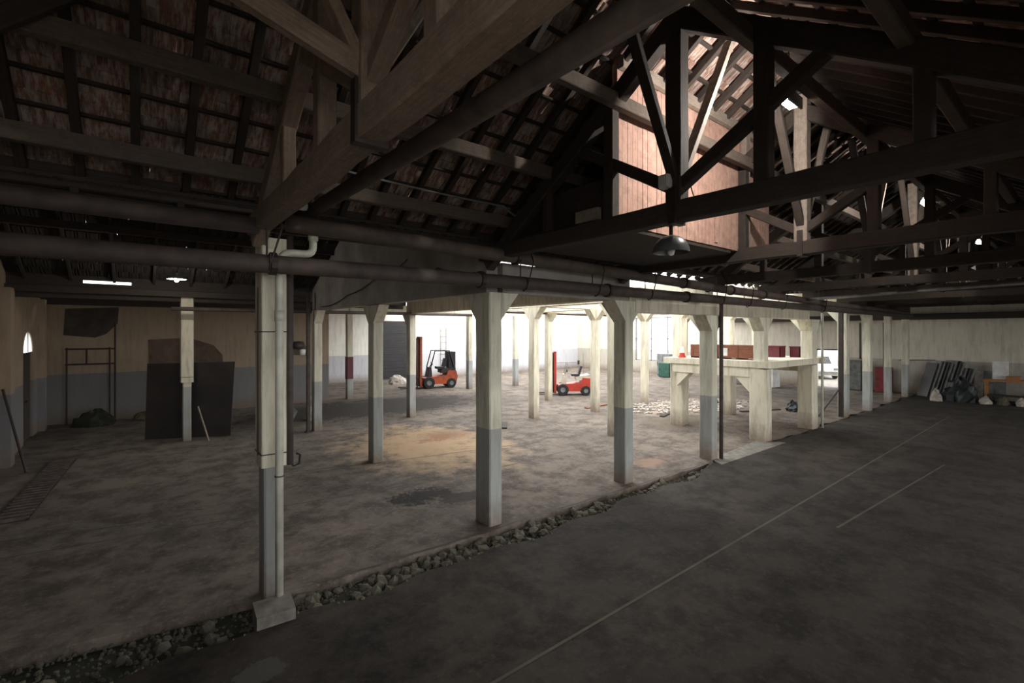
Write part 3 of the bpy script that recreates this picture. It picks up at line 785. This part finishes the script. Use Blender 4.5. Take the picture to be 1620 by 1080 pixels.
# hangers on the long pipes
hg = 0
for x, zz in ((1.06, 4.2), (4.5, 4.2), (6.1, 4.2), (7.6, 4.25), (10.3, 4.2), (11.6, 4.2), (13.6, 4.2), (16.5, 4.2)):
    nm = {1.06: 'pipe strap on the cased column nearest the camera', 4.5: 'pipe strap in front of the second front column', 6.1: 'pipe strap between second and third front columns', 7.6: 'pipe strap at the third front column',
          10.3: 'pipe strap at the column that ends the trench', 11.6: 'pipe strap just past the column that ends the trench', 13.6: 'pipe strap at the near corner of the crate platform', 16.5: 'pipe strap at the far corner of the crate platform'}[x]
    t = thing('pipe_hanger', 'black iron ' + nm, 'hanger', (x, 5.36, 3.6), 0, 'pipe hangers')
    MB().tube([(0, .08, .85), (0, .07, .12), (0, 0, .012), (0, -.08, .05), (0, -.105, .13), (0, -.10, .2)], .010, 6).build('rod', 'iron', t)
    MB().tube([(.12, .06, .80), (.10, -.11, .45), (.0, -.105, .10)], .010, 6).build('diagonal_rod', 'iron', t)
# downpipes at the near column
pv = thing('downpipe', 'cream plastic downpipe with an elbow on the nearest cased column', 'pipe', (1.22, 5.62, .12))
pts = [(0, 0, 0), (0, 0, 3.2)] + bend((0, 0, 3.2), (0, 0, 3.76), (.3, -.05, 3.76), .14) + [(.16, -.02, 3.76)] + bend((.16, -.02, 3.76), (.34, -.05, 3.76), (.34, -.05, 3.95), .09) + [(.34, -.05, 3.98)]
MB().tube(pts, .042, 12).build('pipe_body', 'pvc', pv, True)
MB().tube([(.34, -.05, 3.92), (.34, -.05, 4.02)], .055, 12).build('socket', 'pvc', pv, True)
MB().tube([(0, 0, 3.0), (0, 0, 3.12)], .05, 12).build('socket', 'pvc', pv, True)
bd = MB().tube([(.0, .0, 1.3), (.0, .0, 1.312)], .05, 12).build('wire_band', 'iron', pv)
fb = MB().prism([(-.19, -.22), (.17, -.24), (.20, .10), (-.17, .14)], -.14, .12, 'Z').build('footing_block', 'conc_block'); fb.location = (1.13, 5.5, 0)
tag(fb, 'rough concrete footing block under the cream downpipe', 'block')
sp = thing('steel_pipe', 'dark brown steel pipe beside the nearest cased column, hose hooked at its foot', 'pipe', (1.36, 5.75, 1.5))
MB().tube([(0, 0, .0), (0, 0, 2.6)], .036, 10).build('pipe_body', 'pipe_dark', sp, True)
MB().tube([(0, 0, .05), (.03, -.02, -.02), (.09, -.03, 0), (.10, -.03, .10), (.06, -.02, .12)], .012, 8).build('hose_end', 'rubber', sp, True)
MB().lathe([(.0, -.05), (.06, -.04), (.075, 0), (.06, .04), (0, .05)], (.09, 0, 1.35), 10).build('valve_body', 'iron', sp, True)
MB().lathe([(0, 0), (.03, 0), (.035, .06), (0, .07)], (.13, -.02, 1.24), 10).build('valve_cap', 'white', sp, True)
# white insulator knob above the near column
kn = MB().lathe([(0, -.05), (.045, -.04), (.06, 0), (.045, .045), (.025, .06), (.025, .09), (0, .1)], (1.36, 5.24, 4.33), 12).build('insulator_knob', 'white', None, True)
tag(kn, 'white ceramic knob on top of the upper pipe end by the nearest column', 'insulator')
cable('cable', [(4.45, 2.68, 4.78), (5.6, 3.25, 4.72), (6.9, 3.38, 5.05)], .007, 'thin sagging cable across the lit board wall', sag=.06)
# thin conduit under the eaves and others
cable('conduit', [(1.6, 5.2, 4.79), (4.0, 5.2, 4.76), (4.3, 5.2, 4.64)], .014, 'thin pale conduit hanging along the eaves right of the nearest truss', 'conduit', 'galv', sag=.02)
pipe_run('overhead_pipe', 'dark pipe crossing the left aisle behind the cased columns', [(.7, 15.2, 3.62), (10.0, 15.0, 3.66)], .055, 'pipe_dark')
pipe_run('overhead_pipe', 'thin pipe under the cross beams of the open hall', [(11.0, 15.22, 3.82), (20.0, 15.26, 3.82)], .04, 'pipe_dark')
pipe_run('overhead_pipe', 'pale thin pipe branching across the nave past the crate platform', [(15.2, 5.3, 3.95), (15.6, 3.0, 4.05), (15.9, .4, 4.15)], .045, 'galv')
# downpipe along the D column and the steel prop further on
dp = thing('steel_pipe', 'rusty steel downpipe on the column that ends the trench', 'pipe', (10.85, 5.62, 0))
MB().tube([(0, 0, 0), (0, 0, 3.7)], .045, 10).build('pipe_body', 'pipe_dark', dp, True)
sp2 = thing('steel_prop', 'black steel prop with a slanting stay before the stained column', 'prop', (19.55, 5.75, 0))
MB().beam((0, 0, 0), (0, 0, 3.75), .14, .12, up=(1, 0, 0)).build('prop_post', 'iron', sp2)
MB().beam((-.05, .06, .95), (-.6, .5, .02), .05, .05).build('stay', 'iron', sp2)
sp3 = thing('steel_prop', 'brown steel post beside the column at the far end of the grey wall', 'prop', (4.02, 14.85, 0))
MB().beam((0, 0, 0), (0, 0, 4.2), .10, .10, up=(1, 0, 0)).build('prop_post', 'pipe_dark', sp3)
MB().box(-.09, .09, -.09, .09, 0, .02).build('base_plate', 'iron', sp3)
wp = MB().tube([(16.86, 5.46, 0), (16.86, 5.46, 3.6)], .04, 10).build('downpipe', 'pvc', None, True); tag(wp, 'pale downpipe on the right edge of the wide grey-based column', 'pipe')

# ------------------------------------------------------------------ lamps
dl = thing('pendant_lamp', 'unlit dome shade hanging from the dark truss before the board wall', 'lamp', (4.3, 2.76, 3.82))
MB().lathe([(.185, 0), (.18, .05), (.15, .11), (.10, .155), (.04, .175), (.03, .175), (.095, .145), (.145, .10), (.172, .045), (.178, 0)], n=20).build('lamp_shade', 'glass_milk', dl, True)
MB().tube([(0, 0, .17), (0, 0, .28)], .02, 8).build('stem', 'iron', dl)
MB().lathe([(0, -.035), (.03, -.02), (.04, .02), (.03, .06), (0, .07)], n=10).build('bulb', 'white', dl, True)
MB().box(-.07, .06, -.06, .06, .28, .40).build('junction_box', 'grey_metal', dl)
bx = thing('switch_box', 'grey switch box on the foot of the king post before the board wall', 'switch box', (4.08, 2.68, 4.42))
MB().box(-.04, .04, -.05, .05, 0, .13).build('box_body', 'white', bx); MB().box(-.055, -.04, -.045, .045, .01, .12).build('box_lid', 'white', bx)
def lit_lamp(label, loc, power, r=.16):
    t = thing('pendant_lamp', label, 'lamp', loc, 0, 'lit lamps')
    MB().lathe([(r, 0), (r * .95, .02), (r * .5, .07), (.04, .10), (.03, .16), (0, .16)], n=18).build('lamp_shade', 'white', t, True)
    MB().lathe([(0, -.07), (.035, -.055), (.05, -.015), (.035, .03), (0, .04)], n=12).build('bulb', 'lamp_on', t, True)
    l = bpy.data.lights.new('lamp_light', 'POINT'); l.energy = power; l.shadow_soft_size = .05; l.color = (1, .94, .86)
    o = bpy.data.objects.new('lamp_light', l); link(o, t); o.location = (0, 0, -.13)
    return t
pl = lit_lamp('glowing white pendant lamp over the left aisle beside a cased column', (.74, 13.8, 4.27), PEND_W, .2)
MB().tube([(0, 0, .16), (.1, .1, .6)], .008, 6).build('cord', 'iron', pl)
def flood(label, loc, power):
    t = thing('roof_lamp', label, 'lamp', loc, 0, 'lit lamps under the ridge')
    MB().box(-.12, .12, -.03, .03, .03, .08).build('lamp_housing', 'grey_metal', t)
    MB().prism([(-.05, -.03), (.05, -.03), (.035, .03), (-.035, .03)], -.15, .15, 'X').build('lamp_glass', 'lamp_on', t)
    MB().tube([(0, 0, .08), (0, 0, .95)], .008, 6).build('rod', 'iron', t)
    l = bpy.data.lights.new('lamp_light', 'SPOT'); l.energy = power; l.shadow_soft_size = .04; l.color = (1, .93, .86); l.spot_size = R(174); l.spot_blend = .15
    o = bpy.data.objects.new('lamp_light', l); link(o, t); o.location = (0, .08, -.03); o.rotation_euler = (R(88), 0, 0); o.rotation_euler = Vector((0, 1, -.05)).to_track_quat('-Z', 'Y').to_euler()
    MB().box(-.17, .17, -.075, -.055, -.06, .06).build('reflector', 'grey_metal', t)
flood('roof lamp hidden behind the dark truss post, lighting the board wall', (5.42, 2.07, 5.46), LAMP_W)
flood('roof lamp under the ridge two bays past the board wall', (11.7, 2.07, 5.46), LAMP_W * .5)
flood('farthest roof lamp under the ridge', (18.0, 2.07, 5.46), LAMP_W * .4)

# ------------------------------------------------------------------ crate platform
pf = thing('concrete_platform', 'raised concrete platform carrying wooden crates between thick columns', 'platform', (13.4, 5.75, 0))
MB().box(-.05, 3.95, -.22, 3.1, 2.02, 2.2).build('deck', 'col_plain', pf)
MB().box(-.02, .30, .15, 2.8, 1.75, 2.02).build('edge_beam', 'col_plain', pf)
MB().box(3.25, 3.55, .15, 2.8, 1.75, 2.02).build('edge_beam', 'col_plain', pf)
for (px, py) in ((.18, .16), (.48, 2.85), (3.1, .0), (3.7, 2.85)):
    MB().beam((px, py, 0), (px, py, 1.98), .44, .42, up=(1, 0, 0), ch=.03, segs=4, jit=.005).build('pier', 'col_plain', pf)
for (y0, y1, dr) in ((.36, .8, 1), (2.65, 2.2, -1)):
    MB().prism([(y0, 1.3), (y1, 1.75), (y0, 1.75)][::dr], 0, .3, 'X').build('haunch', 'col_plain', pf)
def crate(label, loc, lx, ly, h, lab_=False):
    t = thing('wooden_crate', label, 'crate', loc, 0, 'crates on the concrete platform')
    k = 3; ph = h / k
    for sx, nm in ((-lx / 2, 'side_plank'), (lx / 2 - .025, 'side_plank')):
        for i in range(k): MB().box(sx, sx + .025, -ly / 2, ly / 2, .06 + i * ph, .06 + (i + 1) * ph - .008).build(nm, 'crate', t)
    for sy in (-ly / 2, ly / 2 - .025):
        for i in range(k): MB().box(-lx / 2 + .025, lx / 2 - .025, sy, sy + .025, .06 + i * ph, .06 + (i + 1) * ph - .008).build('end_plank', 'crate', t)
    MB().box(-lx / 2, lx / 2, -ly / 2, ly / 2, .04, .06).build('crate_floor', 'crate', t)
    for yy in (-ly / 2 + .06, 0, ly / 2 - .06):
        MB().box(-lx / 2, lx / 2, yy - .05, yy + .05, 0, .04).build('runner', 'wood_dark', t)
        MB().box(-lx / 2 - .015, -lx / 2, yy - .03, yy + .03, .06, .06 + h).build('batten', 'crate', t)
    if lab_: MB().box(-lx / 2 - .004, -lx / 2, ly * .25, ly * .42, .1, .33).build('paper_label', 'white', t)
crate('long brown wooden crate with a white paper label on the platform', (14.08, 6.66, 2.2), .6, 1.15, .36, True)
crate('brown wooden crate behind the steel downpipe on the platform', (14.08, 7.72, 2.2), .6, .85, .36)
def tub(label, loc, lx, ly, h, mat):
    t = thing('plastic_bin', label, 'bin', loc, 0, 'bins on the far end of the platform')
    b = MB(); b.box(-lx / 2, lx / 2, -ly / 2, ly / 2, 0, .03)
    for a in ((-lx / 2, -lx / 2 + .02, -ly / 2, ly / 2), (lx / 2 - .02, lx / 2, -ly / 2, ly / 2), (-lx / 2, lx / 2, -ly / 2, -ly / 2 + .02), (-lx / 2, lx / 2, ly / 2 - .02, ly / 2)): b.box(*a, .03, h)
    b.build('bin_body', mat, t); MB().box(-lx / 2 - .02, lx / 2 + .02, -ly / 2 - .02, ly / 2 + .02, h, h + .03).build('lid', mat, t)
tub('maroon bin left of the slim cream column on the platform', (16.15, 6.55, 2.2), .4, .42, .34, 'maroon')
tub('maroon bin next to the wide grey-based column on the platform', (16.6, 6.1, 2.2), .3, .30, .32, 'maroon')
ob = thing('marker_cone', 'orange and white cone at the left end of the platform', 'cone', (13.55, 8.3, 2.2))
MB().lathe([(.12, 0), (.12, .03), (.10, .03), (.07, .16), (0, .16)], n=14).build('cone_base', 'red', ob); MB().lathe([(.072, .15), (.045, .34), (0, .35)], n=14).build('cone_top', 'white', ob)

# ------------------------------------------------------------------ forklifts (x forward)
def forklift(label, loc, rz, body, dark, mast_h, guard):
    t = thing('forklift', label, 'forklift', loc, rz)
    ch = MB(); ch.prism([(-1.0, .22), (.75, .22), (.75, .55), (.35, .62), (-.45, .68), (-.55, .95), (-1.0, .92), (-1.08, .6)], -.45, .45, 'Y'); ch.build('chassis', body, t)
    MB().prism([(-.98, .86), (-.2, .80), (-.18, .98), (-.9, 1.12), (-.98, 1.08)], -.40, .40, 'Y').build('engine_hood', dark, t)
    MB().prism([(.32, .6), (.55, .6), (.45, 1.12), (.36, 1.12)], -.36, .36, 'Y').build('dashboard', dark, t)
    st = MB(); st.box(-.42, .02, -.24, .24, 1.02, 1.14); st.prism([(-.44, 1.12), (-.34, 1.12), (-.46, 1.58), (-.56, 1.55)], -.23, .23, 'Y'); st.build('seat', 'black', t)
    MB().tube([(.40, 0, 1.10), (.26, 0, 1.30)], .02, 8).build('steering_column', 'iron', t)
    ring = [(.25 + .05 * math.cos(a) * .5, .16 * math.sin(a), 1.31 + .15 * math.cos(a) * .6) for a in [2 * math.pi * i / 14 for i in range(15)]]
    MB().tube(ring, .014, 6).build('steering_wheel', 'black', t)
    for sx, r, wd in ((.52, .31, .22), (-.72, .26, .18)):
        for sy in (-1, 1):
            wm = MB().lathe([(r * .45, -wd / 2), (r * .93, -wd / 2), (r, -wd / 3), (r, wd / 3), (r * .93, wd / 2), (r * .45, wd / 2)], (sx, sy * .44, r), 18, 'Y').build('wheel', 'rubber', t, False)
            MB().lathe([(0, -wd * .35), (r * .45, -wd * .42), (r * .45, wd * .42), (0, wd * .35)], (sx, sy * .44, r), 14, 'Y').build('hub', 'grey_metal', wm)
    for sy in (-.30, .30):
        MB().box(.86, .98, sy - .05, sy + .05, .10, mast_h).build('mast_rail', body, t)
        MB().box(.98, 1.05, sy - .03 + (.08 if sy < 0 else -.08), sy + .03 + (.08 if sy < 0 else -.08), .12, mast_h - .06).build('inner_rail', 'iron', t)
        fk = MB(); fk.box(1.10, 1.15, sy - .05, sy + .05, .06, .62); fk.box(1.10, 2.0, sy - .05, sy + .05, .04, .09); fk.build('fork', 'iron', t)
    for z in (.5, mast_h - .08): MB().box(.86, 1.0, -.35, .35, z, z + .1).build('mast_crossbar', body, t)
    MB().tube([(.95, 0, .15), (.95, 0, mast_h - .15)], .04, 10).build('lift_cylinder', 'grey_metal', t)
    MB().box(1.05, 1.10, -.42, .42, .2, .28).build('carriage', 'iron', t); MB().box(1.05, 1.10, -.42, .42, .55, .63).build('carriage', 'iron', t)
    if guard:
        for sy in (-.4, .4):
            MB().tube([(.42, sy, 1.1), (.18, sy, 2.0), (-.62, sy, 2.0), (-.92, sy, 1.05)], .035, 8).build('guard_post', 'black', t)
        for k in range(6): MB().tube([(.12 - k * .14, -.4, 2.0), (.12 - k * .14, .4, 2.0)], .02, 6).build('guard_bar', 'black', t)
        MB().box(-.98, -.60, -.36, .36, 1.1, 1.95).build('gas_bottle_shield', 'black', t)
    else:
        for sy in (-.36, .36): MB().tube([(.40, sy, 1.1), (.26, sy, 1.72)], .018, 6).build('lamp_bracket', 'galv', t)
        MB().tube([(.9, .2, 1.74), (-.55, .2, 1.78)], .016, 6).build('guard_bar', 'galv', t)
        MB().tube([(-.6, .36, 1.0), (-.6, .36, 2.3)], .012, 6).build('antenna', 'galv', t)
        MB().box(-.40, -.30, .14, .26, 1.66, 1.88).build('work_lamp', 'black', t)
    return t
forklift('red and cream forklift parked between cream columns of the open hall', (16.42, 15.95, 0), R(180 - YAW + 12), 'red', 'cream', 2.35, False).scale = (.88, .88, .88)
forklift('dark orange forklift with a black overhead guard far behind', (12.75, 22.6, 0), R(180 - YAW + 38), 'orange', 'black', 2.75, True)

# ------------------------------------------------------------------ left aisle things
lp = thing('leaning_sheet', 'big dark brown sheet propped up behind the cased column', 'sheet', (1.16, 16.22, 0), math.atan2(15.6 - 16.5, 2.14 - .15))
MB().prism([(-1.08, 0), (1.06, 0), (1.18, 2.15), (-1.02, 2.12)], -.02, .02, 'Y').build('sheet_face', 'panel', lp)
for xx in (-.7, .1, .8): MB().box(xx - .03, xx + .03, .02, .07, .02, 2.05).build('rear_batten', 'wood_dark', lp)
stk = MB().beam((1.55, 15.35, .0), (1.32, 15.6, .95), .04, .03).build('prop_stick', 'wood_pale'); tag(stk, 'thin pale stick leaning on the big dark sheet', 'stick')
fr = thing('scaffold_stand', 'rusty pipe frame standing against the back wall by the side door', 'pipe frame', (-1.2, 20.85, 0))
for xx, h in ((-.58, 2.5), (.48, 2.5), (.62, 3.35), (-.1, 2.46)):
    z0 = 1.95 if xx == -.1 else 0
    MB().tube([(xx, 0, z0), (xx, 0, h)], .025, 8).build('upright', 'iron', fr)
for z in (1.95, 2.45): MB().tube([(-.62, 0, z), (.62, 0, z)], .025, 8).build('crossbar', 'iron', fr)
gr = thing('drain_grating', 'rusty ladder-like drain grating sunk in the floor at the far left', 'grating', (-1.45, 12.9, 0), R(-3))
for sx in (-.2, .2): MB().box(sx - .02, sx + .02, -2.2, 2.2, .002, .03).build('side_rail', 'iron', gr)
for k in range(24):
    MB().box(-.2, .2, -2.17 + k * .185, -2.17 + k * .185 + .075, .004, .045).build('grating_bar', 'rust', gr)
MB().box(-.2, .2, -2.2, 2.2, .001, .004).build('drain_bed', 'soil', gr)
pole = MB().tube([(-1.85, 14.3, 0.01), (-2.3, 15.0, 1.75)], .025, 8).build('leaning_pole', 'iron'); tag(pole, 'dark pole leaning on the left wall', 'pole')
# heaps of waste by the left columns
def heap(name, label, cat, loc, rx, ry, h, mat, seed, n=14, parts=()):
    rng = random.Random(seed); v = []; f = []; rings = 6
    for k in range(rings + 1):
        t = k / rings; rr = math.cos(t * math.pi / 2); zz = h * math.sin(t * math.pi / 2)
        for i in range(n):
            a = 2 * math.pi * i / n; j = rng.uniform(.72, 1.15) if k < rings else 1
            v.append((rx * rr * j * math.cos(a), ry * rr * j * math.sin(a), max(0, zz * rng.uniform(.8, 1.15)) if k else 0))
    for k in range(rings):
        for i in range(n):
            j = (i + 1) % n; f.append((k * n + i, k * n + j, (k + 1) * n + j, (k + 1) * n + i))
    o = mobj(name, v, f, mat); o.location = loc; tag(o, label, cat); return o
heap('waste_heap', 'black heap of bags between the left columns', 'heap', (3.9, 17.8, 0), .5, .55, .85, 'tarp', 1)
sk = heap('sack', 'grey sack leaning on the black heap', 'sack', (4.75, 16.9, 0), .25, .24, .9, 'paper', 2)
heap('waste_heap', 'low pile of dark scrap by the pipe frame', 'heap', (-1.05, 20.2, 0), .55, .35, .5, 'soil', 3)
heap('waste_heap', 'low pile of greyish scrap right of the pipe frame', 'heap', (.3, 20.4, 0), .45, .3, .3, 'stone', 4)
heap('waste_heap', 'small heap of white bags by the dark roller door', 'heap', (11.8, 25.5, 0), .6, .4, .5, 'paper', 6)

# pale debris and boards in the open hall
dv = []; df = []
rd = random.Random(9)
for k in range(900):
    a = rd.uniform(0, 6.28); q = rd.random() ** .6
    x = 17.6 + 3.0 * q * math.cos(a) - 1.2 * q * math.sin(a); y = 10.4 + 1.6 * q * math.sin(a)
    r = rd.uniform(.02, .11); b = len(dv); h = rd.uniform(.02, .10); rot = rd.uniform(0, 3)
    for dx, dy in ((-1, -.6), (1, -.6), (1, .6), (-1, .6)):
        dv.append((x + r * (dx * math.cos(rot) - dy * math.sin(rot)), y + r * (dx * math.sin(rot) + dy * math.cos(rot)), rd.uniform(.01, h)))
    for dx, dy in ((-1, -.6), (1, -.6), (1, .6), (-1, .6)):
        dv.append((x + r * .9 * (dx * math.cos(rot) - dy * math.sin(rot)), y + r * .9 * (dx * math.sin(rot) + dy * math.cos(rot)), 0.0))
    df += [(b, b + 1, b + 2, b + 3), (b, b + 4, b + 5, b + 1), (b + 1, b + 5, b + 6, b + 2), (b + 2, b + 6, b + 7, b + 3), (b + 3, b + 7, b + 4, b)]
dbo = mobj('paper_debris', dv, df, 'paper'); tag(dbo, 'spread of pale paper and board scraps past the crate platform', 'debris', kind='stuff')
for i, (x, y, L, rz, lb, mt) in enumerate([(15.2, 9.9, 1.4, .3, 'thin board lying left of the crate platform', 'wood_dark'), (18.6, 8.1, 1.8, -.4, 'long dark board lying under the crate platform', 'wood_dark'), (9.2, 11.9, .9, .9, 'short dark board lying left of the brown-footed cream column', 'wood_dark'), (14.6, 12.7, 1.6, .1, 'dark board lying right of the red forklift', 'crate')]):
    o = MB().beam((-L / 2, 0, .025), (L / 2, 0, .025), .16, .04).build('loose_board', mt); o.location = (x, y, 0); o.rotation_euler.z = rz; tag(o, lb, 'board')
wb = MB().box(-.16, .16, -.02, .02, 0, .75).build('white_sheet', 'white'); wb.location = (20.5, 13.1, .02); wb.rotation_euler = (.5, .1, .6); tag(wb, 'small white panel lying tilted near the bright window', 'panel')
hp = heap('waste_heap', 'dark green bundle on the pale debris behind the platform', 'heap', (19.0, 10.3, 0), .45, .3, .3, 'tarp', 12)
tr = heap('rubbish_bag', 'black rubbish bag on the floor under the platform', 'bag', (19.5, 7.3, 0), .25, .25, .4, 'tarp', 13)
def cabinet(name, label, cat, loc, lx, ly, h, mat, rz=0, doors=1, handle='iron'):
    t = thing(name, label, cat, loc, rz)
    MB().box(-lx / 2, lx / 2, -ly / 2, ly / 2, .04, h).build('cabinet_body', mat, t)
    MB().box(-lx / 2 + .03, lx / 2 - .03, -ly / 2 + .03, ly / 2 - .03, 0, .04).build('plinth', 'iron', t)
    wd = ly / doors
    for i in range(doors):
        d = MB().box(-lx / 2 - .02, -lx / 2, -ly / 2 + i * wd + .01, -ly / 2 + (i + 1) * wd - .01, .08, h - .03).build('cabinet_door', mat, t)
        MB().box(-lx / 2 - .04, -lx / 2 - .02, -ly / 2 + (i + .85) * wd, -ly / 2 + (i + .9) * wd, h * .5, h * .62).build('handle', handle, d)
    return t
cabinet('metal_cabinet', 'grey cabinet under the bright window', 'cabinet', (28.8, 18.9, 0), .6, 1.0, 1.5, 'grey_metal', 0, 2)
cabinet('green_cabinet', 'low dark green cabinet in front of the grey cabinet', 'cabinet', (27.6, 18.1, 0), .5, .8, .95, simple('dark_green_paint', (.02, .09, .06), .5), 0, 1)
cabinet('machine_cabinet', 'grey machine cabinet near the right wall behind the platform', 'cabinet', (27.5, 13.0, 0), .8, 1.1, 1.35, 'grey_metal', .2, 2)
cabinet('machine_cabinet', 'pale machine cabinet behind the platform haunch', 'cabinet', (27.0, 11.3, 0), .7, .8, 1.0, 'white', -.1, 1)
cabinet('wall_locker', 'dark grey locker beside the far doorway', 'locker', (29.3, 7.95, 0), .5, .55, 1.55, 'greysheet', 0, 1)
cabinet('wall_box', 'red box standing by the right wall behind the narrow columns', 'box', (29.2, 6.75, .0), .5, .62, 1.25, 'maroon_red', 0, 1)

# things against the right wall
rg = random.Random(21)
ORD = ['first', 'second', 'third', 'fourth', 'fifth', 'sixth', 'seventh', 'eighth', 'ninth', 'tenth', 'last']
for i in range(11):
    y = 5.25 - i * .13; h = 1.75 + rg.uniform(-.15, .08) if i < 8 else 1.45
    o = MB().box(-.02, .02, -.28, .28, 0, h).build('leaning_sheet_board', 'greysheet' if i % 3 else 'panel')
    o.location = (28.95, y, 0); o.rotation_euler = (0, R(18), R(-38))
    tag(o, 'tall grey sheet leaning on the right wall, ' + ORD[i] + ' of the eleven from the left', 'sheet', 'grey sheets leaning on the right wall')
for i, (y, h, mt, lb) in enumerate([(3.75, 1.35, 'crate', 'brown panel leaning on the right wall behind the tarp heap'), (3.38, 1.4, 'paper', 'pinkish panel leaning on the right wall behind the tarp heap'), (3.1, 1.3, 'grey_metal', 'grey panel leaning on the right wall left of the white board'), (2.72, 1.35, 'greysheet', 'dark panel leaning on the right wall left of the white board')]):
    o = MB().box(-.015, .015, -.16, .16, 0, h).build('leaning_panel', mt); o.location = (29.35, y, 0); o.rotation_euler = (0, R(14), 0); tag(o, lb, 'panel')  # plain leaning panels in mixed materials
heap('tarp_heap', 'black tarpaulin heap in front of the right wall', 'heap', (28.0, 3.8, 0), .5, .6, 1.0, 'tarp', 31, 18)
heap('sack', 'pale sack at the left foot of the tarpaulin heap', 'sack', (27.4, 4.5, 0), .2, .2, .5, 'paper', 32)
for i, (y, x, mt, lb) in enumerate([(3.0, 27.8, 'paper', 'small pale sack right of the tarpaulin heap'), (2.5, 28.0, 'stone', 'small brown sack below the bench'), (1.98, 28.0, 'paper', 'small crumpled pink bag at the bench foot')]):
    heap('sack', lb, 'sack', (x, y, 0), .22, .2, .32, mt, 40 + i, 10)
bn = thing('work_bench', 'orange-brown wooden bench with boxes on it at the right wall', 'bench', (28.6, 2.2, 0))
MB().box(-.35, .35, -.75, .85, .92, 1.0).build('bench_top', 'bench', bn)
for sx in (-.3, .3):
    for sy in (-.65, .75): MB().box(sx - .04, sx + .04, sy - .04, sy + .04, 0, .92).build('leg', 'bench', bn)
MB().box(-.3, .3, -.7, .8, .3, .34).build('shelf', 'wood_dark', bn)
bn.location = (28.6, 2.3, 0)
wbx = thing('white_board', 'white board standing on the bench by the right wall', 'board', (28.7, 2.65, 1.0))
MB().box(-.03, .03, -.24, .24, 0, .75).build('board_face', 'white', wbx); MB().box(.03, .05, -.2, .2, 0, .7).build('board_back', 'grey_metal', wbx)
bxx = thing('wooden_box', 'small wooden box on the bench right of the white board', 'box', (28.45, 2.25, 1.0))
MB().box(-.15, .15, -.2, .2, 0, .15).build('box_body', 'bench', bxx); MB().box(-.16, .16, -.21, .21, .15, .17).build('lid', 'bench', bxx)
cabinet('low_cupboard', 'dark low cupboard at the right edge below a grey panel', 'cupboard', (28.7, .95, 0), .6, .9, .75, 'wood_dark', 0, 2)
# conduits on the right wall
cable('wall_conduit', [(XE - .03, 7.9, 3.5), (XE - .03, 7.9, 1.6)], .03, 'dark conduit running down the right wall to the locker', 'conduit')
cable('wall_conduit', [(XE - .03, 6.9, 3.5), (XE - .03, 6.9, 1.2)], .03, 'dark conduit running down the right wall to the red box', 'conduit')
cable('wall_conduit', [(XE - .03, 6.3, 1.62), (XE - .03, 4.9, 1.68)], .015, 'thin wire along the right wall between the narrow columns', 'wire')

# ladder on the white back wall
ld = thing('wall_ladder', 'thin steel ladder against the bright white back wall', 'ladder', (16.4, YB2 - .12, 0))
for sx in (-.22, .22): MB().tube([(sx, 0, 0), (sx, 0, 3.3)], .02, 6).build('stile', 'iron', ld)
for k in range(8): MB().tube([(-.22, 0, .3 + k * .4), (.22, 0, .3 + k * .4)], .014, 6).build('rung', 'iron', ld)

# ------------------------------------------------------------------ parked car seen through the far doorway (x forward)
car = thing('car', 'white car parked outside the far doorway', 'car', (36.2, 12.2, -.02), R(215))
MB().prism([(-2.0, .25), (2.05, .25), (2.1, .6), (1.95, .78), (1.0, .92), (-1.5, .95), (-2.05, .85), (-2.1, .5)], -.82, .82, 'Y').build('car_body', 'white', car)
MB().prism([(-1.55, .93), (.95, .91), (.35, 1.42), (-1.0, 1.45), (-1.4, 1.30)], -.72, .72, 'Y').build('cabin', 'black', car)
MB().prism([(-1.05, 1.44), (.38, 1.41), (.30, 1.47), (-.95, 1.50)], -.70, .70, 'Y').build('roof', 'white', car)
MB().box(2.06, 2.14, -.75, .75, .32, .5).build('bumper', 'grey_metal', car)
for sx in (-1.3, 1.3):
    for sy in (-.78, .78):
        wm = MB().lathe([(0, -.1), (.2, -.1), (.31, -.09), (.31, .09), (.2, .1), (0, .1)], (sx, sy, .31), 18, 'Y').build('wheel', 'rubber', car)
for sy in (-.6, .6): MB().box(2.05, 2.12, sy - .14, sy + .14, .6, .74).build('headlight', 'grey_metal', car)
